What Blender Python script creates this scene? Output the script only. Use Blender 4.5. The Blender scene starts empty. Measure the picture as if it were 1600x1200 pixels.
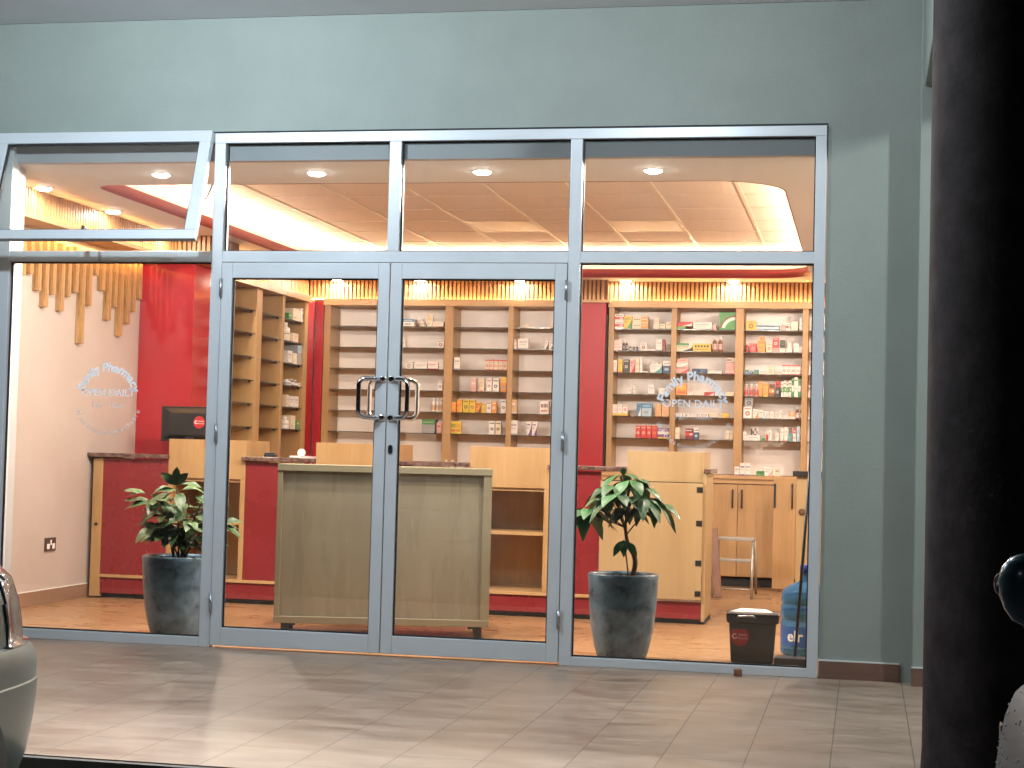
import bpy, bmesh, math, random
from mathutils import Vector, Matrix
random.seed(7)
SC = bpy.context.scene
COL = SC.collection
R = math.radians

# ------------------------------------------------------------------ helpers
def link(o, parent=None):
    COL.objects.link(o)
    if parent is not None:
        o.parent = parent
    return o

def tag(o, label=None, cat=None, group=None, kind=None):
    if label: o['label'] = label
    if cat: o['category'] = cat
    if group: o['group'] = group
    if kind: o['kind'] = kind
    return o

def thing(name, label, cat, loc=(0, 0, 0), group=None, rz=0.0):
    o = bpy.data.objects.new(name, None)
    o.empty_display_size = 0.1
    link(o)
    o.location = loc
    o.rotation_euler = (0, 0, rz)
    return tag(o, label, cat, group)

class MB:
    """collects geometry for one mesh object"""
    def __init__(s):
        s.v, s.f, s.m, s.sm, s.mats = [], [], [], [], []
    def mi(s, mat):
        if mat not in s.mats: s.mats.append(mat)
        return s.mats.index(mat)
    def add(s, vs, fs, mat, smooth=False):
        b = len(s.v); s.v += [tuple(p) for p in vs]; k = s.mi(mat)
        for f in fs:
            s.f.append([b + i for i in f]); s.m.append(k); s.sm.append(smooth)
        return s
    def box(s, x0, x1, y0, y1, z0, z1, mat, M=None):
        vs = [Vector((x, y, z)) for x in (x0, x1) for y in (y0, y1) for z in (z0, z1)]
        if M is not None: vs = [M @ p for p in vs]
        return s.add(vs, [(0, 1, 3, 2), (4, 6, 7, 5), (0, 4, 5, 1), (2, 3, 7, 6), (0, 2, 6, 4), (1, 5, 7, 3)], mat)
    def quad(s, a, b, c, d, mat):
        return s.add([a, b, c, d], [(0, 1, 2, 3)], mat)
    def lathe(s, prof, mat, c=(0, 0, 0), n=32, smooth=True, cap=True, M=None):
        vs, fs = [], []
        for r, z in prof:
            for i in range(n):
                a = 2 * math.pi * i / n
                p = Vector((c[0] + r * math.cos(a), c[1] + r * math.sin(a), c[2] + z))
                vs.append(M @ p if M is not None else p)
        for j in range(len(prof) - 1):
            for i in range(n):
                k = (i + 1) % n
                fs.append((j * n + i, j * n + k, (j + 1) * n + k, (j + 1) * n + i))
        s.add(vs, fs, mat, smooth)
        if cap:
            b = len(s.v) - len(vs)
            k = s.mi(mat)
            s.f.append([b + i for i in reversed(range(n))]); s.m.append(k); s.sm.append(False)
            s.f.append([b + (len(prof) - 1) * n + i for i in range(n)]); s.m.append(k); s.sm.append(False)
        return s
    def tube(s, path, r, mat, n=12, smooth=True):
        path = [Vector(p) for p in path]
        rs = r if isinstance(r, (list, tuple)) else [r] * len(path)
        vs, fs = [], []
        up = None
        for i, p in enumerate(path):
            t = (path[min(i + 1, len(path) - 1)] - path[max(i - 1, 0)]).normalized()
            if up is None:
                up = t.orthogonal().normalized()
            else:
                up = (up - t * up.dot(t)).normalized()
            w = t.cross(up)
            for k in range(n):
                a = 2 * math.pi * k / n
                vs.append(p + (up * math.cos(a) + w * math.sin(a)) * rs[i])
        for i in range(len(path) - 1):
            for k in range(n):
                q = (k + 1) % n
                fs.append((i * n + k, i * n + q, (i + 1) * n + q, (i + 1) * n + k))
        s.add(vs, fs, mat, smooth)
        b = len(s.v) - len(vs); m = s.mi(mat)
        s.f.append([b + k for k in reversed(range(n))]); s.m.append(m); s.sm.append(False)
        s.f.append([b + (len(path) - 1) * n + k for k in range(n)]); s.m.append(m); s.sm.append(False)
        return s
    def obj(s, name, parent=None, bevel=0.0, origin=None):
        me = bpy.data.meshes.new(name)
        me.from_pydata(s.v, [], s.f)
        for m in s.mats: me.materials.append(m)
        me.polygons.foreach_set('material_index', s.m)
        me.polygons.foreach_set('use_smooth', s.sm)
        bm = bmesh.new(); bm.from_mesh(me)
        bmesh.ops.recalc_face_normals(bm, faces=bm.faces)
        bm.to_mesh(me); bm.free()
        o = bpy.data.objects.new(name, me)
        link(o, parent)
        if bevel:
            md = o.modifiers.new('edge', 'BEVEL')
            md.width = bevel; md.segments = 2; md.limit_method = 'ANGLE'; md.angle_limit = R(40)
            md.harden_normals = False
        return o

# ------------------------------------------------------------------ materials
def newmat(name):
    m = bpy.data.materials.new(name); m.use_nodes = True
    nt = m.node_tree
    return m, nt, nt.nodes['Principled BSDF'], nt.nodes, nt.links

def rgb(c): return (c[0], c[1], c[2], 1.0)

def mat(name, col, rough=0.5, metal=0.0, var=0.0, scale=6.0, stretch=(1, 1, 1), bump=0.0, bscale=None, spec=0.5, coat=0.0, rvar=0.0, detail=4.0, col2=None):
    m, nt, b, N, L = newmat(name)
    b.inputs['Base Color'].default_value = rgb(col)
    b.inputs['Roughness'].default_value = rough
    b.inputs['Metallic'].default_value = metal
    b.inputs['Specular IOR Level'].default_value = spec
    b.inputs['Coat Weight'].default_value = coat
    b.inputs['Coat Roughness'].default_value = 0.06
    if var or bump or rvar:
        tc = N.new('ShaderNodeTexCoord'); mp = N.new('ShaderNodeMapping')
        mp.inputs['Scale'].default_value = stretch
        L.new(tc.outputs['Object'], mp.inputs['Vector'])
        nz = N.new('ShaderNodeTexNoise'); nz.inputs['Scale'].default_value = scale
        nz.inputs['Detail'].default_value = detail; nz.inputs['Roughness'].default_value = 0.6
        L.new(mp.outputs['Vector'], nz.inputs['Vector'])
        if var:
            rp = N.new('ShaderNodeValToRGB')
            lo = [max(0, c * (1 - var)) for c in col]
            hi = list(col2) if col2 else [min(1, c * (1 + var)) for c in col]
            rp.color_ramp.elements[0].position = 0.3; rp.color_ramp.elements[1].position = 0.7
            rp.color_ramp.elements[0].color = rgb(lo); rp.color_ramp.elements[1].color = rgb(hi)
            L.new(nz.outputs['Fac'], rp.inputs['Fac']); L.new(rp.outputs['Color'], b.inputs['Base Color'])
        if rvar:
            mr = N.new('ShaderNodeMapRange')
            mr.inputs['To Min'].default_value = max(0.02, rough - rvar); mr.inputs['To Max'].default_value = rough + rvar
            mr.inputs['From Min'].default_value = 0.3; mr.inputs['From Max'].default_value = 0.7
            L.new(nz.outputs['Fac'], mr.inputs['Value']); L.new(mr.outputs['Result'], b.inputs['Roughness'])
        if bump:
            n2 = N.new('ShaderNodeTexNoise'); n2.inputs['Scale'].default_value = bscale or scale * 4
            n2.inputs['Detail'].default_value = 5
            L.new(mp.outputs['Vector'], n2.inputs['Vector'])
            bp = N.new('ShaderNodeBump'); bp.inputs['Strength'].default_value = bump; bp.inputs['Distance'].default_value = 0.01
            L.new(n2.outputs['Fac'], bp.inputs['Height']); L.new(bp.outputs['Normal'], b.inputs['Normal'])
    return m

def wood(name, c1, c2, axis='Z', rough=0.4, scale=9.0, coat=0.0):
    m, nt, b, N, L = newmat(name)
    tc = N.new('ShaderNodeTexCoord'); mp = N.new('ShaderNodeMapping')
    st = {'X': (0.12, 1, 1), 'Y': (1, 0.12, 1), 'Z': (1, 1, 0.1)}[axis]
    mp.inputs['Scale'].default_value = st
    L.new(tc.outputs['Object'], mp.inputs['Vector'])
    nz = N.new('ShaderNodeTexNoise'); nz.inputs['Scale'].default_value = scale; nz.inputs['Detail'].default_value = 8
    nz.inputs['Roughness'].default_value = 0.65; nz.inputs['Distortion'].default_value = 0.4
    L.new(mp.outputs['Vector'], nz.inputs['Vector'])
    n2 = N.new('ShaderNodeTexNoise'); n2.inputs['Scale'].default_value = scale * 9; n2.inputs['Detail'].default_value = 3
    L.new(mp.outputs['Vector'], n2.inputs['Vector'])
    mx = N.new('ShaderNodeMath'); mx.operation = 'MULTIPLY_ADD'; mx.inputs[1].default_value = 0.3
    L.new(n2.outputs['Fac'], mx.inputs[0]); L.new(nz.outputs['Fac'], mx.inputs[2])
    rp = N.new('ShaderNodeValToRGB')
    rp.color_ramp.elements[0].position = 0.42; rp.color_ramp.elements[1].position = 0.86
    rp.color_ramp.elements[0].color = rgb(c1); rp.color_ramp.elements[1].color = rgb(c2)
    L.new(mx.outputs['Value'], rp.inputs['Fac']); L.new(rp.outputs['Color'], b.inputs['Base Color'])
    b.inputs['Roughness'].default_value = rough; b.inputs['Coat Weight'].default_value = coat
    return m

def emit(name, col, s):
    m, nt, b, N, L = newmat(name)
    b.inputs['Base Color'].default_value = rgb(col)
    b.inputs['Emission Color'].default_value = rgb(col)
    b.inputs['Emission Strength'].default_value = s
    return m

def glass_pane(name, tint=(0.95, 0.97, 0.96), refl=1.0, dust=0.0, ior=1.5):
    m, nt, b, N, L = newmat(name)
    N.remove(b)
    out = [n for n in N if n.type == 'OUTPUT_MATERIAL'][0]
    tr = N.new('ShaderNodeBsdfTransparent'); tr.inputs['Color'].default_value = rgb(tint)
    gl = N.new('ShaderNodeBsdfGlossy'); gl.inputs['Roughness'].default_value = 0.0
    gl.inputs['Color'].default_value = (refl, refl, refl, 1)
    fr = N.new('ShaderNodeFresnel'); fr.inputs['IOR'].default_value = ior
    mx = N.new('ShaderNodeMixShader')
    L.new(fr.outputs['Fac'], mx.inputs['Fac']); L.new(tr.outputs['BSDF'], mx.inputs[1]); L.new(gl.outputs['BSDF'], mx.inputs[2])
    if dust:
        tc = N.new('ShaderNodeTexCoord'); mp = N.new('ShaderNodeMapping'); mp.inputs['Scale'].default_value = (1.0, 1.0, 0.45)
        L.new(tc.outputs['Object'], mp.inputs['Vector'])
        nz = N.new('ShaderNodeTexNoise'); nz.inputs['Scale'].default_value = 3.5; nz.inputs['Detail'].default_value = 7; nz.inputs['Roughness'].default_value = 0.65; nz.inputs['Distortion'].default_value = 0.8
        L.new(mp.outputs['Vector'], nz.inputs['Vector'])
        mr = N.new('ShaderNodeMapRange'); mr.inputs['From Min'].default_value = 0.42; mr.inputs['From Max'].default_value = 0.75
        mr.inputs['To Min'].default_value = dust * 0.25; mr.inputs['To Max'].default_value = dust * 2.2
        L.new(nz.outputs['Fac'], mr.inputs['Value'])
        df = N.new('ShaderNodeBsdfDiffuse'); df.inputs['Color'].default_value = (0.7, 0.7, 0.68, 1)
        m2 = N.new('ShaderNodeMixShader'); L.new(mr.outputs['Result'], m2.inputs['Fac']); L.new(mx.outputs['Shader'], m2.inputs[1]); L.new(df.outputs['BSDF'], m2.inputs[2])
        L.new(m2.outputs['Shader'], out.inputs['Surface'])
    else:
        L.new(mx.outputs['Shader'], out.inputs['Surface'])
    return m

def tile_floor(name, c1, c2, grout, tw=0.3, tl=0.6, ox=0.0, rough=0.22):
    m, nt, b, N, L = newmat(name)
    tc = N.new('ShaderNodeTexCoord'); mp = N.new('ShaderNodeMapping')
    mp.inputs['Location'].default_value = (0.17, -ox, 0); mp.inputs['Rotation'].default_value = (0, 0, R(90))
    L.new(tc.outputs['Object'], mp.inputs['Vector'])
    br = N.new('ShaderNodeTexBrick'); br.offset = 0.5; br.squash = 1.0
    br.inputs['Scale'].default_value = 1.0; br.inputs['Brick Width'].default_value = tl; br.inputs['Row Height'].default_value = tw
    br.inputs['Mortar Size'].default_value = 0.0022; br.inputs['Mortar Smooth'].default_value = 0.3
    br.inputs['Color1'].default_value = (0.50, 0.50, 0.50, 1); br.inputs['Color2'].default_value = (0.58, 0.58, 0.58, 1)
    br.inputs['Mortar'].default_value = (0, 0, 0, 1); br.inputs['Bias'].default_value = 0.0
    L.new(mp.outputs['Vector'], br.inputs['Vector'])
    # streaky stone-wood figure, shifted from tile to tile
    m2 = N.new('ShaderNodeMapping'); m2.inputs['Scale'].default_value = (0.9, 2.6, 1); m2.inputs['Rotation'].default_value = (0, 0, R(24))
    ad = N.new('ShaderNodeVectorMath'); ad.operation = 'MULTIPLY_ADD'
    ad.inputs[1].default_value = (3, 2, 0)
    L.new(br.outputs['Color'], ad.inputs[0]); L.new(tc.outputs['Object'], ad.inputs[2])
    L.new(ad.outputs['Vector'], m2.inputs['Vector'])
    nz = N.new('ShaderNodeTexNoise'); nz.inputs['Scale'].default_value = 3.0; nz.inputs['Detail'].default_value = 6; nz.inputs['Roughness'].default_value = 0.6; nz.inputs['Distortion'].default_value = 0.5
    L.new(m2.outputs['Vector'], nz.inputs['Vector'])
    rp = N.new('ShaderNodeValToRGB'); e = rp.color_ramp.elements
    e[0].position = 0.32; e[1].position = 0.66; e[0].color = rgb(c1); e[1].color = rgb(c2)
    L.new(nz.outputs['Fac'], rp.inputs['Fac'])
    ml = N.new('ShaderNodeMix'); ml.data_type = 'RGBA'; ml.blend_type = 'MULTIPLY'; ml.inputs['Factor'].default_value = 0.28
    L.new(rp.outputs['Color'], ml.inputs[6]); 
    sc = N.new('ShaderNodeMix'); sc.data_type = 'RGBA'; sc.blend_type = 'ADD'; sc.inputs['Factor'].default_value = 1.0
    L.new(br.outputs['Color'], sc.inputs[6]); sc.inputs[7].default_value = (0.4, 0.4, 0.4, 1)
    L.new(sc.outputs[2], ml.inputs[7])
    gm = N.new('ShaderNodeMix'); gm.data_type = 'RGBA'
    L.new(br.outputs['Fac'], gm.inputs['Factor']); L.new(ml.outputs[2], gm.inputs[6]); gm.inputs[7].default_value = rgb(grout)
    dz = N.new('ShaderNodeTexNoise'); dz.inputs['Scale'].default_value = 1.3; dz.inputs['Detail'].default_value = 7; dz.inputs['Roughness'].default_value = 0.7
    L.new(tc.outputs['Object'], dz.inputs['Vector'])
    dr = N.new('ShaderNodeMapRange'); dr.inputs['From Min'].default_value = 0.5; dr.inputs['From Max'].default_value = 0.72; dr.inputs['To Max'].default_value = 0.5
    L.new(dz.outputs['Fac'], dr.inputs['Value'])
    dm = N.new('ShaderNodeMix'); dm.data_type = 'RGBA'; dm.blend_type = 'MULTIPLY'
    L.new(dr.outputs['Result'], dm.inputs['Factor']); L.new(gm.outputs[2], dm.inputs[6]); dm.inputs[7].default_value = (0.62, 0.58, 0.55, 1)
    L.new(dm.outputs[2], b.inputs['Base Color'])
    mr = N.new('ShaderNodeMapRange'); mr.inputs['From Min'].default_value = 0.3; mr.inputs['From Max'].default_value = 0.7
    mr.inputs['To Min'].default_value = rough - 0.05; mr.inputs['To Max'].default_value = rough + 0.14
    L.new(nz.outputs['Fac'], mr.inputs['Value']); L.new(mr.outputs['Result'], b.inputs['Roughness'])
    bp = N.new('ShaderNodeBump'); bp.inputs['Strength'].default_value = 0.25; bp.inputs['Distance'].default_value = 0.002; bp.invert = True
    L.new(br.outputs['Fac'], bp.inputs['Height']); L.new(bp.outputs['Normal'], b.inputs['Normal'])
    return m

M_ = {}
M_['wall'] = mat('sage_paint', (0.262, 0.292, 0.252), 0.6, var=0.06, scale=2.3, bump=0.12, bscale=70)
M_['wallcap'] = mat('grout_white', (0.7, 0.7, 0.66), 0.7)
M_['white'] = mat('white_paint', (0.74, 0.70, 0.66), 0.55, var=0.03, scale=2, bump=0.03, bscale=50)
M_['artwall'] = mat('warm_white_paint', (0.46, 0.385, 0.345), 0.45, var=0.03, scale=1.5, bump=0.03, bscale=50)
M_['bulk'] = mat('grey_bulkhead_paint', (0.42, 0.40, 0.40), 0.6)
M_['soffit'] = mat('soffit_paint', (0.84, 0.86, 0.90), 0.6, var=0.04, scale=2)
M_['ceil'] = mat('ceiling_board', (0.78, 0.76, 0.75), 0.7, var=0.02, scale=2)
M_['gridtile'] = mat('ceiling_tile', (0.84, 0.76, 0.71), 0.85, var=0.05, scale=30, bump=0.1, bscale=90)
M_['tbar'] = mat('ceiling_tee', (0.82, 0.76, 0.68), 0.4)
M_['redlip'] = mat('red_gloss_paint', (0.36, 0.045, 0.045), 0.4, var=0.06, scale=3)
M_['redlam'] = mat('red_laminate', (0.34, 0.022, 0.03), 0.09, var=0.05, scale=1.2, spec=0.5)
M_['redcol'] = mat('red_column_board', (0.34, 0.022, 0.03), 0.34, var=0.05, scale=1.2, spec=0.3)
M_['redctr'] = mat('red_counter_board', (0.20, 0.018, 0.022), 0.28, var=0.06, scale=2.0, rvar=0.06)
M_['maple'] = wood('maple_board', (0.32, 0.18, 0.072), (0.45, 0.275, 0.125), 'Z', 0.38, 6.0)
M_['maplex'] = wood('maple_edge', (0.38, 0.22, 0.095), (0.52, 0.325, 0.155), 'X', 0.38, 6.0)
M_['maplelit'] = wood('maple_inside_lit', (0.50, 0.33, 0.185), (0.66, 0.46, 0.28), 'Z', 0.45, 6.0)  # maple made paler, its colour makes up for dim light inside the units
M_['cream'] = wood('cream_board', (0.34, 0.225, 0.11), (0.41, 0.285, 0.15), 'Z', 0.36, 5.0)
M_['backpanel'] = mat('shelf_back_laminate', (0.90, 0.82, 0.78), 0.35, var=0.03, scale=2)
M_['slat'] = wood('slat_wood', (0.40, 0.20, 0.075), (0.66, 0.38, 0.17), 'Z', 0.42, 14.0)
M_['slatbed'] = mat('slat_backing', (0.16, 0.07, 0.03), 0.6)
M_['stick'] = wood('stick_wood', (0.15, 0.065, 0.02), (0.52, 0.31, 0.13), 'Z', 0.45, 22.0)
M_['alu'] = mat('pale_blue_aluminium', (0.63, 0.655, 0.66), 0.36, metal=0.15, var=0.03, scale=2.5, rvar=0.05)
M_['gasket'] = mat('black_gasket', (0.012, 0.012, 0.014), 0.6)
M_['darkgap'] = mat('dark_recess', (0.02, 0.019, 0.018), 0.8)
M_['glass'] = glass_pane('pane_glass', dust=0.013)
M_['shelfglass'] = glass_pane('shelf_glass', (0.975, 0.985, 0.975), ior=1.12)
M_['shelfedge'] = mat('shelf_glass_edge', (0.035, 0.04, 0.036), 0.15)
M_['chrome'] = mat('chrome', (0.75, 0.75, 0.77), 0.07, metal=1.0)
M_['steel'] = mat('brushed_steel', (0.42, 0.42, 0.43), 0.32, metal=0.8, var=0.08, scale=30)
M_['black'] = mat('black_plastic', (0.014, 0.014, 0.016), 0.38, var=0.1, scale=6)
M_['blackmat'] = mat('black_metal', (0.018, 0.017, 0.017), 0.45, metal=0.3)
M_['granite'] = mat('brown_granite', (0.075, 0.034, 0.028), 0.14, var=0.7, scale=38, col2=(0.22, 0.13, 0.11), detail=8)
M_['tileout'] = tile_floor('veranda_tile', (0.265, 0.175, 0.118), (0.43, 0.31, 0.225), (0.12, 0.085, 0.065), ox=0.111, rough=0.38)
M_['tilein'] = tile_floor('warm_lit_tile', (0.27, 0.145, 0.065), (0.33, 0.185, 0.092), (0.25, 0.16, 0.10), ox=0.111, rough=0.28)  # same tile as the veranda, with the warm shop light put into its colour
M_['skirt'] = wood('skirting_tile', (0.115, 0.062, 0.042), (0.20, 0.115, 0.08), 'X', 0.3, 6.0)
M_['skirtin'] = wood('skirting_tile_warm', (0.22, 0.125, 0.08), (0.31, 0.19, 0.125), 'Y', 0.35, 6.0)
M_['asphalt'] = mat('asphalt', (0.045, 0.045, 0.047), 0.75, var=0.35, scale=14, bump=0.4, bscale=160)
M_['concrete'] = mat('concrete_edge', (0.22, 0.20, 0.18), 0.8, var=0.2, scale=7, bump=0.2)
M_['columnpaint'] = mat('dark_column_render', (0.040, 0.031, 0.029), 0.95, var=0.35, scale=9, bump=0.12, bscale=40, spec=0.15)
M_['pot'] = mat('blue_grey_stone', (0.065, 0.135, 0.215), 0.34, var=0.45, scale=13, col2=(0.19, 0.32, 0.45), detail=9, bump=0.12, bscale=40, rvar=0.1)
M_['soil'] = mat('soil', (0.035, 0.022, 0.015), 0.95, var=0.5, scale=60, bump=0.8, bscale=90)
M_['stem'] = mat('bark_stem', (0.10, 0.055, 0.03), 0.7, var=0.35, scale=40, bump=0.4)
M_['olive'] = mat('olive_laminate', (0.225, 0.195, 0.14), 0.26, var=0.09, scale=2.2, stretch=(3, 1, 0.35), rvar=0.12)
M_['olivefr'] = mat('olive_frame', (0.215, 0.19, 0.125), 0.4, var=0.05, scale=4)
M_['vinyl'] = mat('frosted_vinyl', (0.95, 0.95, 0.97), 0.6)
M_['vinylthin'] = mat('frosted_vinyl_thin', (0.74, 0.73, 0.70), 0.6)
M_['silverpaint'] = mat('silver_green_car_paint', (0.17, 0.215, 0.205), 0.38, metal=0.1, coat=0.3, var=0.05, scale=5)
M_['greypaint'] = mat('grey_car_paint', (0.10, 0.10, 0.10), 0.6, spec=0.12, coat=0.0)
M_['mirrorcase'] = mat('teal_mirror_case', (0.035, 0.075, 0.09), 0.25, coat=0.5)
M_['rubber'] = mat('tyre_rubber', (0.02, 0.02, 0.02), 0.8)
M_['lens'] = mat('lamp_lens', (0.30, 0.26, 0.24), 0.08, metal=0.25, var=0.3, scale=18, coat=1.0)
M_['carglass'] = mat('car_glass', (0.012, 0.014, 0.016), 0.05, spec=0.7)
M_['led'] = emit('led_warm', (1.0, 0.66, 0.43), 460.0)
M_['ledslat'] = emit('led_amber', (1.0, 0.52, 0.16), 95.0)
M_['lampdisc'] = emit('downlight_lens', (1.0, 0.95, 0.88), 60.0)
M_['lamprim'] = mat('downlight_rim', (0.8, 0.78, 0.75), 0.35)
M_['lampcool'] = emit('veranda_lens', (0.80, 0.92, 1.0), 25.0)
M_['silverstep'] = mat('ladder_aluminium', (0.42, 0.40, 0.36), 0.4, metal=0.6, var=0.1, scale=12)
M_['plank'] = wood('brown_wood', (0.13, 0.05, 0.02), (0.22, 0.09, 0.04), 'Z', 0.5, 10)
M_['redsticker'] = mat('red_sticker', (0.42, 0.02, 0.03), 0.35)
M_['whiteprint'] = mat('white_print', (0.8, 0.78, 0.76), 0.5)
M_['socket'] = mat('socket_plate', (0.13, 0.10, 0.085), 0.3, metal=0.5)
M_['water'] = None

def leafmat(name, base, edge, lo, hi):
    m, nt, b, N, L = newmat(name)
    at = N.new('ShaderNodeAttribute'); at.attribute_name = 'leaf'
    sp = N.new('ShaderNodeSeparateColor'); L.new(at.outputs['Color'], sp.inputs['Color'])
    tc = N.new('ShaderNodeTexCoord')
    nz = N.new('ShaderNodeTexNoise'); nz.inputs['Scale'].default_value = 26; nz.inputs['Detail'].default_value = 4
    L.new(tc.outputs['Object'], nz.inputs['Vector'])
    ad = N.new('ShaderNodeMath'); ad.operation = 'ADD'
    L.new(sp.outputs['Red'], ad.inputs[0]); L.new(nz.outputs['Fac'], ad.inputs[1])
    mr = N.new('ShaderNodeMapRange'); mr.inputs['From Min'].default_value = lo; mr.inputs['From Max'].default_value = hi
    L.new(ad.outputs['Value'], mr.inputs['Value'])
    c = N.new('ShaderNodeMix'); c.data_type = 'RGBA'
    L.new(mr.outputs['Result'], c.inputs['Factor']); c.inputs[6].default_value = rgb(base); c.inputs[7].default_value = rgb(edge)
    hs = N.new('ShaderNodeHueSaturation'); 
    v = N.new('ShaderNodeMapRange'); v.inputs['To Min'].default_value = 0.6; v.inputs['To Max'].default_value = 1.5
    L.new(sp.outputs['Green'], v.inputs['Value']); L.new(v.outputs['Result'], hs.inputs['Value'])
    L.new(c.outputs[2], hs.inputs['Color']); L.new(hs.outputs['Color'], b.inputs['Base Color'])
    b.inputs['Roughness'].default_value = 0.45; b.inputs['Specular IOR Level'].default_value = 0.35
    return m
M_['leafA'] = leafmat('variegated_leaf', (0.05, 0.105, 0.038), (0.30, 0.29, 0.14), 1.1, 1.45)
M_['leafB'] = leafmat('deep_green_leaf', (0.026, 0.10, 0.034), (0.08, 0.165, 0.055), 1.0, 1.4)

# ------------------------------------------------------------------ ground, veranda, shop floor
g = MB().box(-90, 90, -120, 90, -0.45, -0.25, M_['asphalt']).obj('ground'); tag(g, 'dark asphalt ground of the parking area', kind='structure')
v = MB().box(-9, 9, -3.25, 0.04, -0.26, 0.0, M_['tileout']).obj('veranda_floor'); tag(v, 'grey brown tiled veranda floor before the shopfront', kind='structure')
MB().box(-9, 9, -3.285, -3.253, -0.27, -0.004, M_['concrete']).obj('veranda_kerb')['kind'] = 'structure'
v = MB().box(-5.3, 1.5, 0.043, 6.9, -0.2, 0.001, M_['tilein']).obj('shop_floor'); tag(v, 'tiled shop floor behind the glass, tan from painted-in warm light', kind='structure')

# ------------------------------------------------------------------ outer wall, pilaster, beam, roof, column
w = thing('exterior_wall', 'sage green rendered outer wall around the glazed shopfront', 'wall')
b = MB()
b.box(-9, -4.59, 0.012, 0.26, 0.0, 3.44, M_['wall'])
b.box(-4.59, 0.004, 0.012, 0.26, 2.812, 3.44, M_['wall'])
b.box(0.004, 0.46, 0.012, 0.26, 0.0, 3.44, M_['wall'])
b.obj('wall_face', w)
b = MB(); b.box(0.46, 1.25, -0.11, 0.26, 0.0, 3.44, M_['wall']); b.obj('pilaster', w, 0.004)
b = MB(); b.box(0.475, 1.2, -2.75, -0.112, 2.965, 3.44, M_['wall']); b.obj('beam', w, 0.006)
b = MB(); b.box(1.25, 9, 0.012, 0.26, 0.0, 3.44, M_['wall']); b.obj('wall_return', w)
b = MB(); b.box(0.004, 0.40, -0.001, 0.0115, 0.0, 0.088, M_['skirt']); b.box(0.004, 0.40, -0.001, 0.0115, 0.0885, 0.0945, M_['wallcap'])
b.box(0.455, 1.25, -0.123, -0.1105, 0.0, 0.088, M_['skirt']); b.box(0.455, 1.25, -0.123, -0.1105, 0.0885, 0.0945, M_['wallcap'])
b.obj('skirting', w)
r = thing('veranda_roof', 'pale painted veranda soffit slab above the green wall', 'roof')
MB().box(-9, 9, -3.3, 0.26, 3.442, 3.62, M_['soffit']).obj('soffit', r)
MB().box(-9, 9, -3.34, -3.302, 3.36, 3.66, M_['wall']).obj('fascia', r)
c = thing('veranda_column', 'dark rough round column at the right edge of the veranda', 'column', (0.722, -2.88, 0))
pr = [(0.315, 0.0), (0.31, 0.05)] + [(0.305, 0.05 + 0.1 * i) for i in range(1, 29)] + [(0.305, 2.96)]
MB().lathe(pr, M_['columnpaint'], n=64).obj('shaft', c)
MB().box(-0.36, 0.36, -0.36, 0.36, 2.9655, 3.44, M_['columnpaint']).obj('capital', c, 0.02)

# ------------------------------------------------------------------ text helper
def glyph_mesh(ch, size, off=0.0):
    cu = bpy.data.curves.new('t', 'FONT'); cu.body = ch; cu.size = size; cu.offset = off; cu.resolution_u = 3
    cu.align_x = 'CENTER'
    ob = bpy.data.objects.new('t', cu); COL.objects.link(ob)
    dg = bpy.context.evaluated_depsgraph_get(); ev = ob.evaluated_get(dg)
    me = bpy.data.meshes.new_from_object(ev)
    vs = [v.co.copy() for v in me.vertices]; fs = [tuple(p.vertices) for p in me.polygons]
    bpy.data.objects.remove(ob); bpy.data.curves.remove(cu); bpy.data.meshes.remove(me)
    return vs, fs
def width(vs): return (max(v.x for v in vs) - min(v.x for v in vs)) if vs else 0.0
def text_flat(b, s, cx, cz, y, size, mt, off=0.0, M=None):
    vs, fs = glyph_mesh(s, size, off)
    P = [Vector((cx + q.x, y, cz + q.y)) for q in vs]
    if M is not None: P = [M @ p for p in P]
    b.add(P, fs, mt)
def text_arc(b, s, cx, cz, y, rad, a0, a1, size, mt, off=0.0, inner=False):
    """letters spread from angle a0 to a1 (degrees); inner=True sets them upright along the foot of the circle"""
    ws = []
    for ch in s:
        ws.append(size * 0.30 if ch == ' ' else width(glyph_mesh(ch, size)[0]) + size * 0.12)
    tot = sum(ws); acc = 0
    for ch, wd in zip(s, ws):
        t = (acc + wd / 2) / tot; acc += wd
        if ch == ' ': continue
        a = R(a0 + (a1 - a0) * t)
        vs, fs = glyph_mesh(ch, size, off)
        rot = a - math.pi / 2 if not inner else a + math.pi / 2
        ca, sa = math.cos(rot), math.sin(rot)
        ox, oz = cx + rad * math.cos(a), cz + rad * math.sin(a)
        b.add([(ox + q.x * ca - q.y * sa, y, oz + q.x * sa + q.y * ca) for q in vs], fs, mt)

# ------------------------------------------------------------------ shopfront
sf = thing('shopfront', 'pale blue aluminium shopfront with double doors and glazed side panes', 'shopfront')
A = M_['alu']; FY0, FY1 = -0.004, 0.075
b = MB()
b.box(-4.585, 0.0, FY0, FY1, 2.745, 2.80, A)                      # head
b.box(-4.585, -4.50, FY0, FY1, 0.0, 2.745, A)                      # left jamb
b.box(-0.055, 0.0, FY0, FY1, 0.0, 2.745, A)                        # right jamb
b.box(-3.30, -3.237, FY0, FY1, 0.0, 2.745, A)
b.box(-1.322, -1.258, FY0, FY1, 0.0, 2.745, A)
for x0, x1 in ((-4.50, -3.30), (-3.237, -1.322), (-1.258, -0.055)):
    b.box(x0, x1, FY0 + 0.001, FY1, 2.092, 2.152, A)               # transom rail
b.box(-2.307, -2.242, FY0 + 0.001, FY1, 2.152, 2.745, A)
b.box(-4.50, -3.30, FY0, FY1, 0.0, 0.052, A)
b.box(-1.258, -0.055, FY0, FY1, 0.0, 0.046, A)
b.obj('frame', sf, 0.003)
b = MB()                                                         # dark joint between frame and wall
b.box(-4.59, 0.004, 0.02, 0.07, 2.8005, 2.8115, M_['gasket'])
b.obj('joint', sf)
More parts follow.
